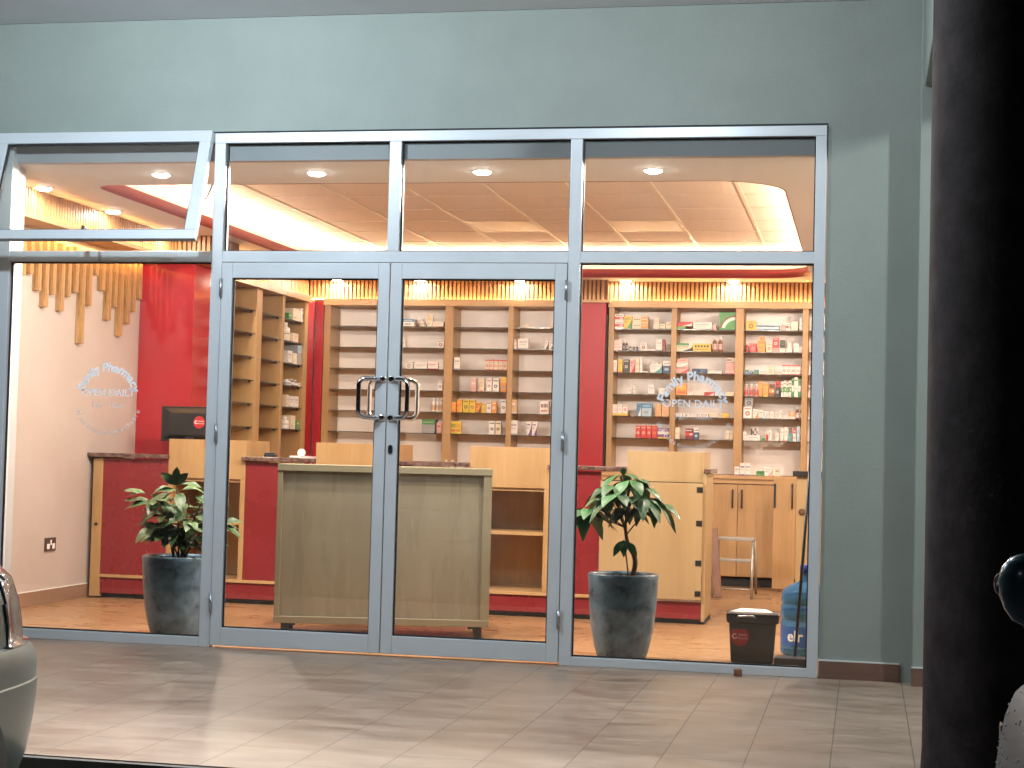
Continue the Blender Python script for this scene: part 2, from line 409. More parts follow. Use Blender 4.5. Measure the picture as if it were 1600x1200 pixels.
def pane(name, x0, x1, z0, z1, par, y=0.03, deep=False):
    m = MB(); m.box(x0, x1, y, y + 0.006, z0, z1, M_['glass'])
    o = m.obj(name, par)
    k = MB(); e = 0.007
    for q in ((x0, x1, z0, z0 + e), (x0, x1, z1 - e, z1), (x0, x0 + e, z0 + e, z1 - e), (x1 - e, x1, z0 + e, z1 - e)):
        k.box(q[0], q[1], y - 0.004, y + 0.01, q[2], q[3], M_['gasket'])
    k.obj('gasket', par if deep else o)
    return o
for x0, x1 in ((-3.237, -2.307), (-2.242, -1.322), (-1.258, -0.055)):
    pane('transom_pane', x0, x1, 2.152, 2.745, sf)
pl = pane('side_pane', -4.50, -3.30, 0.052, 2.092, sf)
prr = pane('side_pane', -1.258, -0.055, 0.046, 2.092, sf)
for par, cx, thin in ((prr, -0.655, M_['vinylthin']), (pl, -3.893, M_['vinylthin'])):
    y = 0.0285; cz = 1.338; b = MB()
    text_arc(b, 'Family Pharmacy', cx, cz, y, 0.150, 166, 12, 0.066, M_['vinyl'], 0.0024); b.obj('lettering', par); b = MB()
    text_flat(b, 'OPEN DAILY', cx, cz + 0.012, y, 0.056, M_['vinyl'], 0.0006); b.obj('lettering', par); b = MB()
    text_flat(b, '7am - 10pm', cx, cz - 0.052, y, 0.040, thin); b.obj('lettering', par); b = MB()
    text_arc(b, 'Wholesome Healthcare', cx, cz, y, 0.205, 198, 342, 0.040, thin, 0.0, inner=True)
    b.obj('lettering', par)
# top-hung window, tilted out
aw = thing('awning_window', None, None); aw.parent = sf; aw.location = (0, -0.007, 2.797); aw.rotation_euler = (R(-18.5), 0, 0)
b = MB(); X0, X1, H = -4.58, -3.300, 0.655
b.box(X0, X1, -0.04, 0, -0.068, 0, A); b.box(X0, X1, -0.04, 0, -H, -H + 0.055, A)
b.box(X0, X0 + 0.075, -0.04, 0, -H + 0.055, -0.068, A); b.box(X1 - 0.066, X1, -0.04, 0, -H + 0.055, -0.068, A)
b.obj('sash', aw, 0.003)
pane('window_pane', X0 + 0.075, X1 - 0.066, -H + 0.055, -0.068, aw, -0.024, True)
b = MB(); b.box(-3.985, -3.965, 0.0, 0.035, -H + 0.03, -H + 0.10, M_['blackmat']); b.obj('handle', aw, 0.003)
for x in (X0 + 0.012, X1 - 0.012):
    b = MB(); b.tube([(x, 0.0, -0.42), (x, 0.06, -0.36), (x, 0.11, -0.24)], 0.006, M_['steel'], 8)
    b.obj('stay', aw)
b = MB(); b.box(-3.965, -3.945, -0.010, -0.0045, 2.095, 2.15, M_['steel']); b.obj('catch', sf, 0.002)

def door(hx, mx, side):
    """hinge edge hx, meeting edge mx; side = -1 for the left leaf"""
    d = thing('door', None, None); d.parent = sf; d.location = (hx, 0, 0)
    x0, x1 = sorted((hx, mx)); x0 -= hx; x1 -= hx
    z0, z1 = 0.014, 2.088; sw = 0.062
    b = MB()
    b.box(x0, x0 + sw, -0.012, 0.04, z0, z1, A); b.box(x1 - sw, x1, -0.012, 0.04, z0, z1, A)
    b.box(x0 + sw, x1 - sw, -0.012, 0.04, 2.004, z1, A); b.box(x0 + sw, x1 - sw, -0.012, 0.04, z0, 0.110, A)
    b.obj('leaf_frame', d, 0.003)
    pane('door_pane', x0 + sw, x1 - sw, 0.110, 2.004, d, 0.008, True)
    mxl = mx - hx; s = -1 if side < 0 else 1
    for yo, sg in ((-0.012, -1), (0.04, 1)):
        m = MB(); bx = mxl + s * 0.022 * 1.0; px = bx + s * 0.108; st = 0.075 * sg
        pts = []
        zt, zb, rr = 1.468, 1.262, 0.035
        pts.append((bx, yo, zt)); pts.append((bx + s * 0.05, yo + st * 0.55, zt))
        for k in range(6):
            a = k / 5 * math.pi / 2
            pts.append((px - s * rr * (1 - math.sin(a)), yo + st * (1 - 0.3 * (1 - math.sin(a))), zt - rr * (1 - math.cos(a))))
        for k in range(6):
            a = (1 - k / 5) * math.pi / 2
            pts.append((px - s * rr * (1 - math.sin(a)), yo + st * (1 - 0.3 * (1 - math.sin(a))), zb + rr * (1 - math.cos(a))))
        pts.append((bx + s * 0.05, yo + st * 0.55, zb)); pts.append((bx, yo, zb))
        m.tube(pts, 0.0125, M_['chrome'], 14)
        for z in (zt, zb):
            m.lathe([(0.019, 0), (0.019, 0.008), (0.013, 0.012)], M_['chrome'], n=20, M=Matrix.Translation((bx, yo, z)) @ Matrix.Rotation(R(90 if sg < 0 else -90), 4, 'X'))
        m.obj('pull_handle', d)
    for z in (0.24, 1.16, 1.95):
        m = MB(); m.tube([(-s * 0.0 + (0.0), -0.018, z - 0.05), (0.0, -0.018, z + 0.05)], 0.009, M_['steel'], 10)
        m.obj('hinge', d)
    if side > 0:
        m = MB(); cx = mxl + 0.026
        prof = [(cx + 0.0115 * math.cos(t), 0.024 * (1 if math.sin(t) >= 0 else -1) * 0.5 + 0.0115 * math.sin(t)) for t in [2 * math.pi * i / 24 for i in range(24)]]
        vs = [(x, -0.0125, 1.094 + z) for x, z in prof] + [(x, -0.019, 1.094 + z) for x, z in prof]
        m.add(vs, [tuple(range(24, 48))] + [(i, (i + 1) % 24, 24 + (i + 1) % 24, 24 + i) for i in range(24)], M_['blackmat'])
        m.lathe([(0.005, 0), (0.005, 0.003)], M_['chrome'], n=14, M=Matrix.Translation((cx, -0.0195, 1.102)) @ Matrix.Rotation(R(90), 4, 'X'))
        m.obj('lock', d)
    return d
door(-3.234, -2.2845, -1)
d2 = door(-1.325, -2.2785, 1)
ds = MB().lathe([(0.02, 0), (0.021, 0.006), (0.021, 0.03), (0.017, 0.036)], M_['plank'], (-0.392, -0.07, 0.0), 20).obj('door_stop')
tag(ds, 'small brown door stop on the tiles before the right pane', 'door stop')

PV = 240.0
SKY = 0.1
SUN = 0.03
SUN_EL = -5.0
CAMF = 2669.95
CAMA = (0.204760, 0.041635, 0.025964)
CAMP = (0.2172, -8.7742, 1.0799)
# ------------------------------------------------------------------ shop shell
CZ = 2.66
w = thing('left_shop_wall', 'plain warm white side wall at the left of the shop', 'wall')
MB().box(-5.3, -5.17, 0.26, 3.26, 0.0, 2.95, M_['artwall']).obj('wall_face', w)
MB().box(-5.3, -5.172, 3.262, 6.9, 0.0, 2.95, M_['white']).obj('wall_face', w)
b = MB(); b.box(-5.1695, -5.158, 0.26, 2.52, 0.002, 0.095, M_['skirtin']); b.box(-5.1695, -5.16, 0.26, 2.52, 0.0955, 0.10, M_['wallcap']); b.obj('skirting', w)
b = MB(); b.box(-4.9, -4.556, 0.0765, 0.255, 0.0, 2.655, M_['bulk']); b.obj('return_pier', w)
w = thing('back_shop_wall', 'white back wall behind the shelving', 'wall')
MB().box(-5.3, 1.4, 6.72, 6.85, 0.0, 2.95, M_['white']).obj('wall_face', w)
w = thing('right_shop_wall', 'white side wall at the right end of the shop', 'wall')
MB().box(1.3, 1.42, 0.26, 6.72, 0.0, 2.95, M_['white']).obj('wall_face', w)

# ceiling board with a rounded tray opening
ct = thing('tray_ceiling', 'pale dropped ceiling with rounded red edged tray and tiled recess', 'ceiling')
def rr_loop(x0, x1, y0, y1, rads, n=10):
    pts = []
    for (cx, cy, r, a0) in ((x1, y0, rads[0], -90), (x1, y1, rads[1], 0), (x0, y1, rads[2], 90), (x0, y0, rads[3], 180)):
        ox = cx - r if cx == x1 else cx + r
        oy = cy + r if cy == y0 else cy - r
        for k in range(n + 1):
            a = R(a0 + 90 * k / n); pts.append((ox + r * math.cos(a), oy + r * math.sin(a)))
    return pts
TX0, TX1, TY0, TY1 = -4.44, -0.262, 0.855, 6.03
RAD = (0.42, 0.36, 0.3, 0.16)
loop = rr_loop(TX0, TX1, TY0, TY1, RAD)
OX0, OX1, OY0, OY1 = -5.17, 1.3, 0.10, 6.72
# dense outer ring by projecting from the centre; include exact corners
cxm, cym = (TX0 + TX1) / 2, (TY0 + TY1) / 2
dl = []
for i in range(len(loop)):
    a, c_ = Vector(loop[i]), Vector(loop[(i + 1) % len(loop)])
    n = max(1, int((c_ - a).length / 0.15))
    for k in range(n): dl.append(a.lerp(c_, k / n))
def proj(p):
    dx, dy = p[0] - cxm, p[1] - cym
    t = min(((OX1 if dx > 0 else OX0) - cxm) / dx if abs(dx) > 1e-9 else 1e9, ((OY1 if dy > 0 else OY0) - cym) / dy if abs(dy) > 1e-9 else 1e9)
    return (cxm + dx * t, cym + dy * t)
outer = [proj(p) for p in dl]
for cx_, cy_ in ((OX0, OY0), (OX1, OY0), (OX1, OY1), (OX0, OY1)):
    i = min(range(len(outer)), key=lambda k: (outer[k][0] - cx_) ** 2 + (outer[k][1] - cy_) ** 2)
    outer[i] = (cx_, cy_)
n = len(dl); vs, fs = [], []
for z in (CZ, CZ + 0.07):
    vs += [(p[0], p[1], z) for p in dl] + [(p[0], p[1], z) for p in outer]
for k in (0, 2 * n):
    for i in range(n):
        j = (i + 1) % n
        fs.append((k + i, k + j, k + n + j, k + n + i))
MB().add(vs, fs, M_['ceil']).obj('ceiling_board', ct)
off = []
vs = [(p[0], p[1], CZ - 0.0015) for p in dl] + [(p[0], p[1], CZ + 0.0715) for p in dl]
cxy = Vector((cxm, cym))
lip_in = []
for i, p in enumerate(dl):
    t = (dl[(i + 1) % n] - dl[i - 1]).normalized(); nr = Vector((-t.y, t.x))
    if nr.dot(cxy - p) < 0: nr = -nr
    lip_in.append(p + nr * 0.008)
vs2 = [(p[0], p[1], CZ - 0.0015) for p in dl] + [(p.x, p.y, CZ - 0.0015) for p in lip_in] + [(p.x, p.y, CZ + 0.074) for p in lip_in] + [(p[0], p[1], CZ + 0.074) for p in dl]
fs = []
for q in range(3):
    for i in range(n):
        j = (i + 1) % n; fs.append((q * n + i, q * n + j, (q + 1) * n + j, (q + 1) * n + i))
MB().add(vs2, fs, M_['redlip'], True).obj('red_edge', ct)
# front bulkhead behind the shopfront head
MB().box(-5.17, 1.3, 0.042, 0.0995, CZ - 0.006, 2.7445, M_['bulk']).obj('bulkhead', ct)
# tiled recess with tees
GZ = 2.9; gx = [-4.608 + 0.567 * k for k in range(9)]; gy = [0.36 + 0.633 * k for k in range(10)]
b = MB(); b.box(-4.95, 0.35, 0.35, 6.5, GZ, GZ + 0.02, M_['gridtile']); b.obj('ceiling_tiles', ct)
b = MB()
for x in gx: b.box(x - 0.0125, x + 0.0125, 0.35, 6.5, GZ - 0.006, GZ - 0.0005, M_['tbar'])
for y in gy: b.box(-4.95, 0.35, y - 0.009, y + 0.009, GZ - 0.0045, GZ - 0.0006, M_['tbar'])
b.obj('ceiling_tees', ct)
b = MB()
b.box(-4.96, -4.95, 0.35, 6.5, CZ + 0.071, GZ, M_['ceil']); b.box(0.35, 0.36, 0.35, 6.5, CZ + 0.071, GZ, M_['ceil'])
b.box(-4.95, 0.35, 0.34, 0.35, CZ + 0.071, GZ, M_['ceil']); b.box(-4.95, 0.35, 6.5, 6.51, CZ + 0.071, GZ, M_['ceil'])
b.obj('recess_upstand', ct)
for x0, x1 in ((gx[3], gx[4]), (gx[5], gx[6])):
    MB().box(x0 + 0.02, x1 - 0.02, gy[6] + 0.02, gy[7] - 0.02, GZ - 0.004, GZ - 0.0008, M_['tbar']).obj('light_panel', ct)
lo = rr_loop(TX0 - 0.10, TX1 + 0.10, TY0 - 0.10, TY1 + 0.10, [q + 0.1 for q in RAD], 6)
b = MB()
for i in range(len(lo)):
    a, c_ = Vector(lo[i]), Vector(lo[(i + 1) % len(lo)])
    if (c_ - a).length < 1e-6: continue
    t = (c_ - a).normalized(); nr = Vector((-t.y, t.x)) * 0.005
    z0, z1 = CZ + 0.076, CZ + 0.081
    P = [(a - nr).to_tuple() + (z0,), (a + nr).to_tuple() + (z0,), (c_ + nr).to_tuple() + (z0,), (c_ - nr).to_tuple() + (z0,),
         (a - nr).to_tuple() + (z1,), (a + nr).to_tuple() + (z1,), (c_ + nr).to_tuple() + (z1,), (c_ - nr).to_tuple() + (z1,)]
    b.add(P, [(4, 5, 6, 7), (0, 3, 2, 1), (0, 1, 5, 4), (3, 7, 6, 2)], M_['led'])
b.obj('led_strip', ct)

# slatted bulkheads
def slats(name, label, axis, fixed, a0, a1, z0, z1, lit=True, backx=None, sign=1):
    """axis 'y': run along x at y=fixed, facing -y; axis 'x': run along y at x=fixed, facing +x"""
    t = thing(name, label, 'wood cladding')
    b = MB(); s = MB(); p = 0.038; k = int((a1 - a0) / p)
    if axis == 'y':
        b.box(a0, a1, fixed, backx, z0, z1, M_['slatbed'])
        for i in range(k):
            x = a0 + 0.006 + i * p
            s.box(x, x + 0.023, fixed - 0.014, fixed - 0.0004, z0 + 0.001, z1 - 0.001, M_['slat'])
    else:
        b.box(backx, fixed, a0, a1, z0, z1, M_['slatbed'])
        for i in range(k):
            y = a0 + 0.006 + i * p
            s.box(fixed + 0.0004, fixed + 0.014, y, y + 0.023, z0 + 0.001, z1 - 0.001, M_['slat'])
    b.obj('backing_board', t); s.obj('slats', t)
    return t
ZT = CZ - 0.002
t = slats('slatted_bulkhead', 'lit slatted bulkhead running along the left wall above the hanging wooden sticks', 'x', -4.885, 0.325, 3.19, 2.482, ZT, backx=-5.168)
MB().box(-5.168, -4.858, 0.325, 3.19, 2.468, 2.4815, M_['maplex']).obj('trim', t)
MB().box(-4.866, -4.861, 0.33, 3.18, 2.4818, 2.488, M_['ledslat']).obj('led_strip', t)
MB().box(-5.10, -5.09, 0.5, 3.18, 2.458, 2.4675, M_['ledslat']).obj('led_strip', t)
MB().box(-5.078, -5.072, 0.45, 3.19, 2.440, 2.4675, M_['maplex']).obj('trim', t)
MB().box(-4.8575, -4.852, 0.325, 3.19, 2.468, 2.496, M_['maplex']).obj('trim', t)
t = slats('slatted_bulkhead', 'dark unlit slatted box above the glossy red panel beside the left wall', 'y', 3.215, -5.16, -4.56, 2.482, ZT, backx=3.70)
b = MB(); b.box(-5.16, -4.545, 3.195, 3.72, 2.455, 2.4815, M_['maplex']); b.obj('trim', t, 0.002)
t = slats('slatted_bulkhead', 'amber lit slats above the tall shelf unit on the left wall', 'x', -4.885, 3.72, 6.36, 2.474, ZT, backx=-5.168)
MB().box(-4.858, -4.853, 3.75, 6.30, 2.4765, 2.484, M_['ledslat']).obj('led_strip', t)
t = slats('slatted_bulkhead', 'amber lit slats above the back shelves behind the double doors', 'y', 6.36, -4.868, -2.46, 2.474, ZT, backx=6.70)
MB().box(-4.84, -2.47, 6.328, 6.333, 2.4765, 2.484, M_['ledslat']).obj('led_strip', t)
t = slats('slatted_bulkhead', 'dark slatted box above the red column in the middle of the back shelves', 'y', 6.235, -2.455, -2.05, 2.482, ZT, backx=6.70)
b = MB(); b.box(-2.47, -2.025, 6.205, 6.66, 2.455, 2.4815, M_['maplex']); b.obj('trim', t, 0.002)
t = slats('slatted_bulkhead', 'amber lit slats above the stocked shelves right of the red column', 'y', 6.36, -2.048, 1.29, 2.474, ZT, backx=6.70)
MB().box(-2.04, 1.28, 6.328, 6.333, 2.4765, 2.484, M_['ledslat']).obj('led_strip', t)

# glossy red panels and columns
t = thing('red_panel', 'tall glossy red panel box standing out from the left wall behind the counter', 'wall panel')
MB().box(-5.169, -4.735, 3.262, 4.02, 0.0, 2.4545, M_['redlam']).obj('panel', t, 0.002)
t = thing('red_panel', 'red corner panel between the side shelf unit and the back shelves', 'wall panel')
MB().box(-4.95, -4.785, 6.10, 6.275, 0.0, 2.455, M_['redlam']).obj('side_face', t, 0.001)
MB().box(-4.775, -4.705, 6.28, 6.34, 0.0, 2.455, M_['redlam']).obj('front_face', t, 0.001)
t = thing('red_column', 'glossy red column box dividing the back shelves', 'column')
MB().box(-2.45, -2.065, 6.235, 6.70, 0.0, 2.4545, M_['redcol']).obj('panel', t, 0.002)
MB().box(-2.0645, -2.052, 6.26, 6.70, 0.0, 2.35, M_['darkgap']).obj('shadow_gap', t)

# hanging stick decoration
t = thing('stick_decoration', 'hanging wooden sticks of uneven length on the white left wall', 'wall decoration')
ST = [(1.36, 2.16), (1.464, 2.18), (1.577, 2.082), (1.683, 1.982), (1.784, 2.077), (1.913, 1.976), (2.009, 2.081), (2.121, 2.123), (2.227, 1.776), (2.332, 2.05), (2.427, 2.276), (2.539, 2.178), (2.65, 1.976), (2.748, 2.078), (2.851, 1.876), (2.975, 1.975), (3.068, 2.073), (3.173, 2.179),
      (1.26, 2.05), (1.15, 1.9), (1.04, 2.1), (0.93, 2.0), (0.82, 2.2), (0.71, 2.12), (0.6, 2.2), (0.49, 2.1)]
for y, z in ST:
    o = MB().box(-5.1685, -5.125, -0.024, 0.024, z, 2.44 + random.uniform(-.015, .015), M_['stick']).obj('stick', t, 0.002)
    o.location.y = y
MB().box(-5.1688, -5.15, 0.45, 3.2, 2.33, 2.36, M_['stick']).obj('rail', t)

# downlights
def spot(name, par, loc, power, col, ang, blend=0.5, size=0.035, rot=(0, 0, 0)):
    l = bpy.data.lights.new(name, 'SPOT'); l.energy = power; l.color = col; l.spot_size = R(ang); l.spot_blend = blend; l.shadow_soft_size = size
    o = bpy.data.objects.new(name, l); link(o, par); o.location = loc; o.rotation_euler = rot
    return o
dmesh = None
def downlight(x, y, z, label, group, power, col=(1, 0.86, 0.70), ang=179, blend=0.02):
    global dmesh
    t = thing('downlight', label, 'ceiling light', (x, y, z), group)
    if dmesh is None:
        rim = MB().lathe([(0.062, -0.001), (0.06, -0.006), (0.05, -0.007), (0.046, -0.003)], M_['lamprim'], n=28, cap=False).obj('rim', t)
        ds_ = MB().lathe([(0.0465, -0.0035), (0.045, -0.012), (0.03, -0.0185), (0.004, -0.021)], M_['lampdisc'], n=28).obj('lens', t)
        dmesh = (rim, ds_)
    else:
        for o in dmesh:
            q = o.copy(); COL.objects.link(q); q.parent = t
    spot('downlight_beam', t, (0, 0, -0.03), power, col, ang, blend)
PF, PS = 250, 21
ordn = ['first', 'second', 'third', 'fourth', 'fifth', 'sixth', 'seventh', 'eighth']
for i, (x, l_) in enumerate(((-3.815, 'round ceiling downlight seen through the tilted window'), (-2.87, 'round ceiling downlight seen through the pane above the left door'), (-1.905, 'round ceiling downlight seen through the pane above the right door'), (-0.945, 'round ceiling downlight seen through the top right pane'))):
    downlight(x, 0.47, CZ, l_, 'downlights along the front of the ceiling', PF, (1, 0.86, 0.75))
for i, y in enumerate((1.3, 2.9, 4.5)):  # unseen lamps, added to brighten the back shelves
    downlight(0.60, y, CZ, ordn[i] + ' unseen downlight added along the right wall for the shelves, counted from the window', 'added unseen downlights along the right wall', PF * 0.9, (1, 0.80, 0.66))
for i, y in enumerate((0.93, 1.93, 2.87)):
    downlight(-4.79, y, CZ, ordn[i] + ' downlight beside the left slats, counted from the window', 'downlights beside the left slats', PS * .28)
downlight(-4.72, 4.3, CZ, 'downlight above the tall left shelf unit', 'downlights beside the left slats', PS * 4.5)
for i, (x, l_) in enumerate(((-4.58, 'downlight over the back shelves at the red corner'), (-3.82, 'downlight over the back shelves behind the left door stile'), (-3.30, 'downlight over the back shelves behind the right door pane, left one'), (-2.86, 'downlight over the back shelves behind the right door pane, right one'), (-1.896, 'downlight over the stocked shelves beside the red column'), (-0.945, 'downlight over the stocked shelves near the right jamb'))):
    if i == 1: x = -3.79
    if i == 2: continue
    downlight(x, 6.265, CZ, l_, 'downlights over the back shelves', PS)

# ------------------------------------------------------------------ shelving
SHZ = [2.234, 2.040, 1.845, 1.650, 1.457, 1.262]
def shelf_unit(name, label, cuts, side_mat, x_from, x_to, front, back, zbot=0.96, floor=0.96, extra=None):
    t = thing(name, label, 'shelf unit')
    b = MB()
    b.box(x_from, x_to, front - 0.03, back, 2.424, 2.4735, M_['maplex'])
    b.box(x_from, x_to, front - 0.035, front - 0.0305, 2.420, 2.4815, M_['maplex'])
    for a, c_ in cuts:
        b.box(a, c_, front, back, zbot, 2.4238, M_['maple'])
    b.obj('carcass', t, 0.0015)
    MB().box(x_from, x_to, back, back + 0.012, zbot, 2.45, M_['backpanel']).obj('back_panel', t)
    for i in range(len(cuts) - 1):
        x0, x1 = cuts[i][1], cuts[i + 1][0]
        for z in SHZ:
            m = MB(); m.box(x0 + 0.002, x1 - 0.002, front + 0.014, back - 0.004, z - 0.008, z - 0.001, M_['shelfglass'])
            m.box(x0 + 0.002, x1 - 0.002, front + 0.01, front + 0.0138, z - 0.0065, z - 0.0015, M_['shelfedge'])
            m.obj('glass_shelf', t)
    return t
cB = [(-4.70, -4.64), (-4.12, -4.07), (-3.55, -3.473), (-2.961, -2.914), (-2.455, -2.452)]
shelf_unit('shelf_unit', 'maple back shelf unit behind the double doors, partly empty', cB, None, -4.70, -2.452, 6.30, 6.60)
cC = [(-2.045, -1.997), (-1.484, -1.438), (-0.918, -0.848), (-0.336, -0.288), (0.23, 0.28), (0.80, 0.85)]
shelf_unit('shelf_unit', 'maple back shelf unit full of medicine boxes right of the red column', cC, None, -2.048, 0.85, 6.30, 6.60)
# side unit on the left wall (runs along y, faces +x)
t = thing('shelf_unit', 'tall mostly empty maple shelf unit on the left wall with glass shelves', 'shelf unit')
XF, XB = -4.78, -5.10
cy = [(4.03, 4.09), (4.735, 4.865), (5.375, 5.433), (5.985, 6.075)]
b = MB(); b.box(XB, XF + 0.03, 4.03, 6.075, 2.424, 2.4735, M_['maple']); b.box(XF + 0.0305, XF + 0.035, 4.03, 6.075, 2.42, 2.4815, M_['maple'])
for a, c_ in cy: b.box(XB, XF, a, c_, 0.0, 2.4238, M_['maple'])
b.box(XB, XF, 4.03, 6.075, 0.92, 0.96, M_['maple'])
b.obj('carcass', t, 0.0015)
MB().box(XB - 0.012, XB, 4.03, 6.075, 0.0, 2.45, M_['maplelit']).obj('back_panel', t)
for i in range(3):
    y0, y1 = cy[i][1], cy[i + 1][0]
    for z in SHZ:
        m = MB(); m.box(XB + 0.004, XF - 0.014, y0 + 0.002, y1 - 0.002, z - 0.008, z - 0.001, M_['shelfglass'])
        m.box(XF - 0.0138, XF - 0.01, y0 + 0.002, y1 - 0.002, z - 0.0085, z - 0.0005, M_['shelfedge'])
        for yy in (y0 + 0.012, y1 - 0.012):
            m.box(XF - 0.05, XF - 0.035, yy - 0.01, yy + 0.01, z - 0.02, z - 0.0088, M_['blackmat'])
        m.obj('glass_shelf', t)
    m = MB(); m.box(XF - 0.02, XF - 0.001, y0 + 0.002, y1 - 0.002, 0.08, 0.915, M_['maple']); m.obj('cabinet_door', t, 0.002)

# base cabinets
def base_cabinet(label, x0, x1, seams, handles, yf=6.05):
    t = thing('base_cabinet', label, 'cabinet')
    b = MB(); b.box(x0, x1, yf + 0.025, 6.598, 0.085, 0.925, M_['maplelit']); b.obj('carcass', t)
    MB().box(x0, x1, yf + 0.06, 6.59, 0.002, 0.084, M_['darkgap']).obj('kick', t)
    MB().box(x0, x1, yf - 0.012, 6.66, 0.9255, 0.957, M_['maplex']).obj('worktop', t, 0.002)
    MB().box(x0, x1, yf + 0.006, yf + 0.0245, 0.886, 0.925, M_['maplex']).obj('rail', t)
    MB().box(x0, x1, yf + 0.012, yf + 0.024, 0.878, 0.8858, M_['darkgap']).obj('finger_gap', t)
    xs = [x0] + seams + [x1]
    for i in range(len(xs) - 1):
        d = MB().box(xs[i] + 0.002, xs[i + 1] - 0.002, yf, yf + 0.018, 0.09, 0.877, M_['maple']).obj('cabinet_door', t, 0.002)
        for hx in handles:
            if xs[i] < hx < xs[i + 1]:
                m = MB(); m.tube([(hx, yf - 0.0005, 0.68), (hx, yf - 0.026, 0.68), (hx, yf - 0.026, 0.83), (hx, yf - 0.0005, 0.83)], 0.007, M_['blackmat'], 8); m.obj('handle', d)
    return t
base_cabinet('low maple base cabinet behind the counter under the back shelves', -4.70, -2.46, [-4.1, -3.5, -2.95], [-4.15, -3.45, -3.0])
t = base_cabinet('maple base cabinet with black bar handles under the stocked shelves', -2.04, 0.85, [-1.7, -1.29, -0.852, -0.535, -0.1, 0.4], [-1.33, -0.895, -0.815])
m = MB(); m.box(-0.525, -0.345, 5.62, 5.638, 0.03, 0.955, M_['maple'])
d = m.obj('open_door', t, 0.002)
m = MB(); m.tube([(-0.37, 5.6195, 0.70), (-0.37, 5.592, 0.70), (-0.37, 5.592, 0.90), (-0.37, 5.6195, 0.90)], 0.007, M_['blackmat'], 8); m.obj('handle', d)
m = MB(); m.box(-0.523, -0.505, 5.604, 5.6195, 0.70, 0.90, M_['blackmat']); m.obj('lock_bar', d)

# cabinet with black top at the right
t = thing('side_cabinet', 'cream maple cabinet with black top and round lock at the right pane edge', 'cabinet')
MB().box(-0.236, 0.7, 3.0, 3.55, 0.085, 0.986, M_['cream']).obj('body', t, 0.002)
MB().box(-0.22, 0.7, 3.04, 3.5, 0.002, 0.084, M_['darkgap']).obj('kick', t)
MB().box(-0.262, 0.72, 2.97, 3.57, 0.9865, 1.022, M_['blackmat']).obj('top', t, 0.003)
MB().lathe([(0.022, 0), (0.022, 0.006), (0.014, 0.010), (0.012, 0.018)], M_['stem'], n=20, M=Matrix.Translation((-0.197, 2.9995, 0.746)) @ Matrix.Rotation(R(90), 4, 'X')).obj('lock', t)

# ------------------------------------------------------------------ service counter
t = thing('service_counter', 'long red service counter with maple display units and granite tops', 'counter')
YF, YB = 2.50, 2.98
def part(name, x0, x1, y0, y1, z0, z1, m, bev=0.0015, par=None):
    return MB().box(x0, x1, y0, y1, z0, z1, M_[m]).obj(name, par or t, bev)
part('kick', -5.10, -0.80, YF + 0.05, YB, 0.002, 0.034, 'darkgap', 0)
part('end_post', -5.135, -5.062, YF - 0.004, YB, 0.012, 0.985, 'maple')
part('base_band', -5.0615, -0.802, YF + 0.012, YB, 0.0345, 0.146, 'redctr')
part('base_trim', -5.0615, -1.505, YF - 0.002, YB - 0.02, 0.1465, 0.168, 'maplex')
for x0, x1 in ((-5.0615, -4.572), (-3.998, -3.492), (-2.928, -2.402), (-1.848, -1.505)):
    part('red_panel', x0, x1, YF + 0.004, YF + 0.03, 0.1685, 0.986, 'redctr')
for x0, x1 in ((-5.185, -4.566), (-4.02, -3.493), (-2.94, -2.397), (-1.86, -1.336)):
    part('granite_top', max(x0, -5.168), x1, YF - 0.042, YB + 0.05, 0.9935, 1.022, 'granite', 0.004)
part('granite_top', -0.812, -0.775, YF - 0.02, YB + 0.05, 0.9935, 1.022, 'granite', 0.004)
def display(x0, x1):
    u = MB()
    u.box(x0, x1, YF, YF + 0.018, 0.862, 1.133, M_['maple'])                        # upper board
    u.box(x0, x0 + 0.036, YF, YB, 0.1685, 0.8615, M_['maple']); u.box(x1 - 0.036, x1, YF, YB, 0.1685, 0.8615, M_['maple'])
    u.box(x0, x0 + 0.03, YF + 0.0185, YB, 0.862, 1.133, M_['maple']); u.box(x1 - 0.03, x1, YF + 0.0185, YB, 0.862, 1.133, M_['maple'])
    u.box(x0 + 0.0365, x1 - 0.0365, YF + 0.019, YB, 0.84, 0.8615, M_['maplex'])
    u.box(x0 + 0.0305, x1 - 0.0305, YF + 0.019, YB, 1.05, 1.068, M_['maplex'])
    o = u.obj('display_unit', t, 0.0015)
    MB().box(x0 + 0.0365, x1 - 0.0365, YB - 0.012, YB, 0.169, 0.8395, M_['maplelit']).obj('back_board', o)
    for z in (0.556,):
        MB().box(x0 + 0.0365, x1 - 0.0365, YF + 0.012, YB - 0.0125, z - 0.011, z + 0.011, M_['maplex']).obj('shelf', o, 0.001)
for x0, x1 in ((-4.571, -4.0), (-3.491, -2.93), (-2.401, -1.85)): display(x0, x1)
# end flap with hinges and the display board over it
part('end_board', -1.331, -0.838, YF + 0.02, YF + 0.04, 0.93, 1.131, 'cream')
part('end_board', -0.8375, -0.822, YF + 0.02, YB, 0.93, 1.131, 'cream')
part('end_panel', -1.502, -0.822, YF - 0.022, YF, 0.163, 0.925, 'cream')
part('end_side', -0.8215, -0.80, YF + 0.002, YB, 0.02, 0.99, 'cream')
for z in (0.885, 0.665, 0.405, 0.205):
    m = MB(); m.box(-0.862, -0.8225, YF - 0.028, YF - 0.0225, z - 0.018, z + 0.018, M_['blackmat']); m.obj('hinge', t, 0.002)
m = MB(); m.tube([(-5.098, YF - 0.0045, 0.52), (-5.098, YF - 0.012, 0.52)], 0.011, M_['blackmat'], 12); m.obj('cable_hole', t)

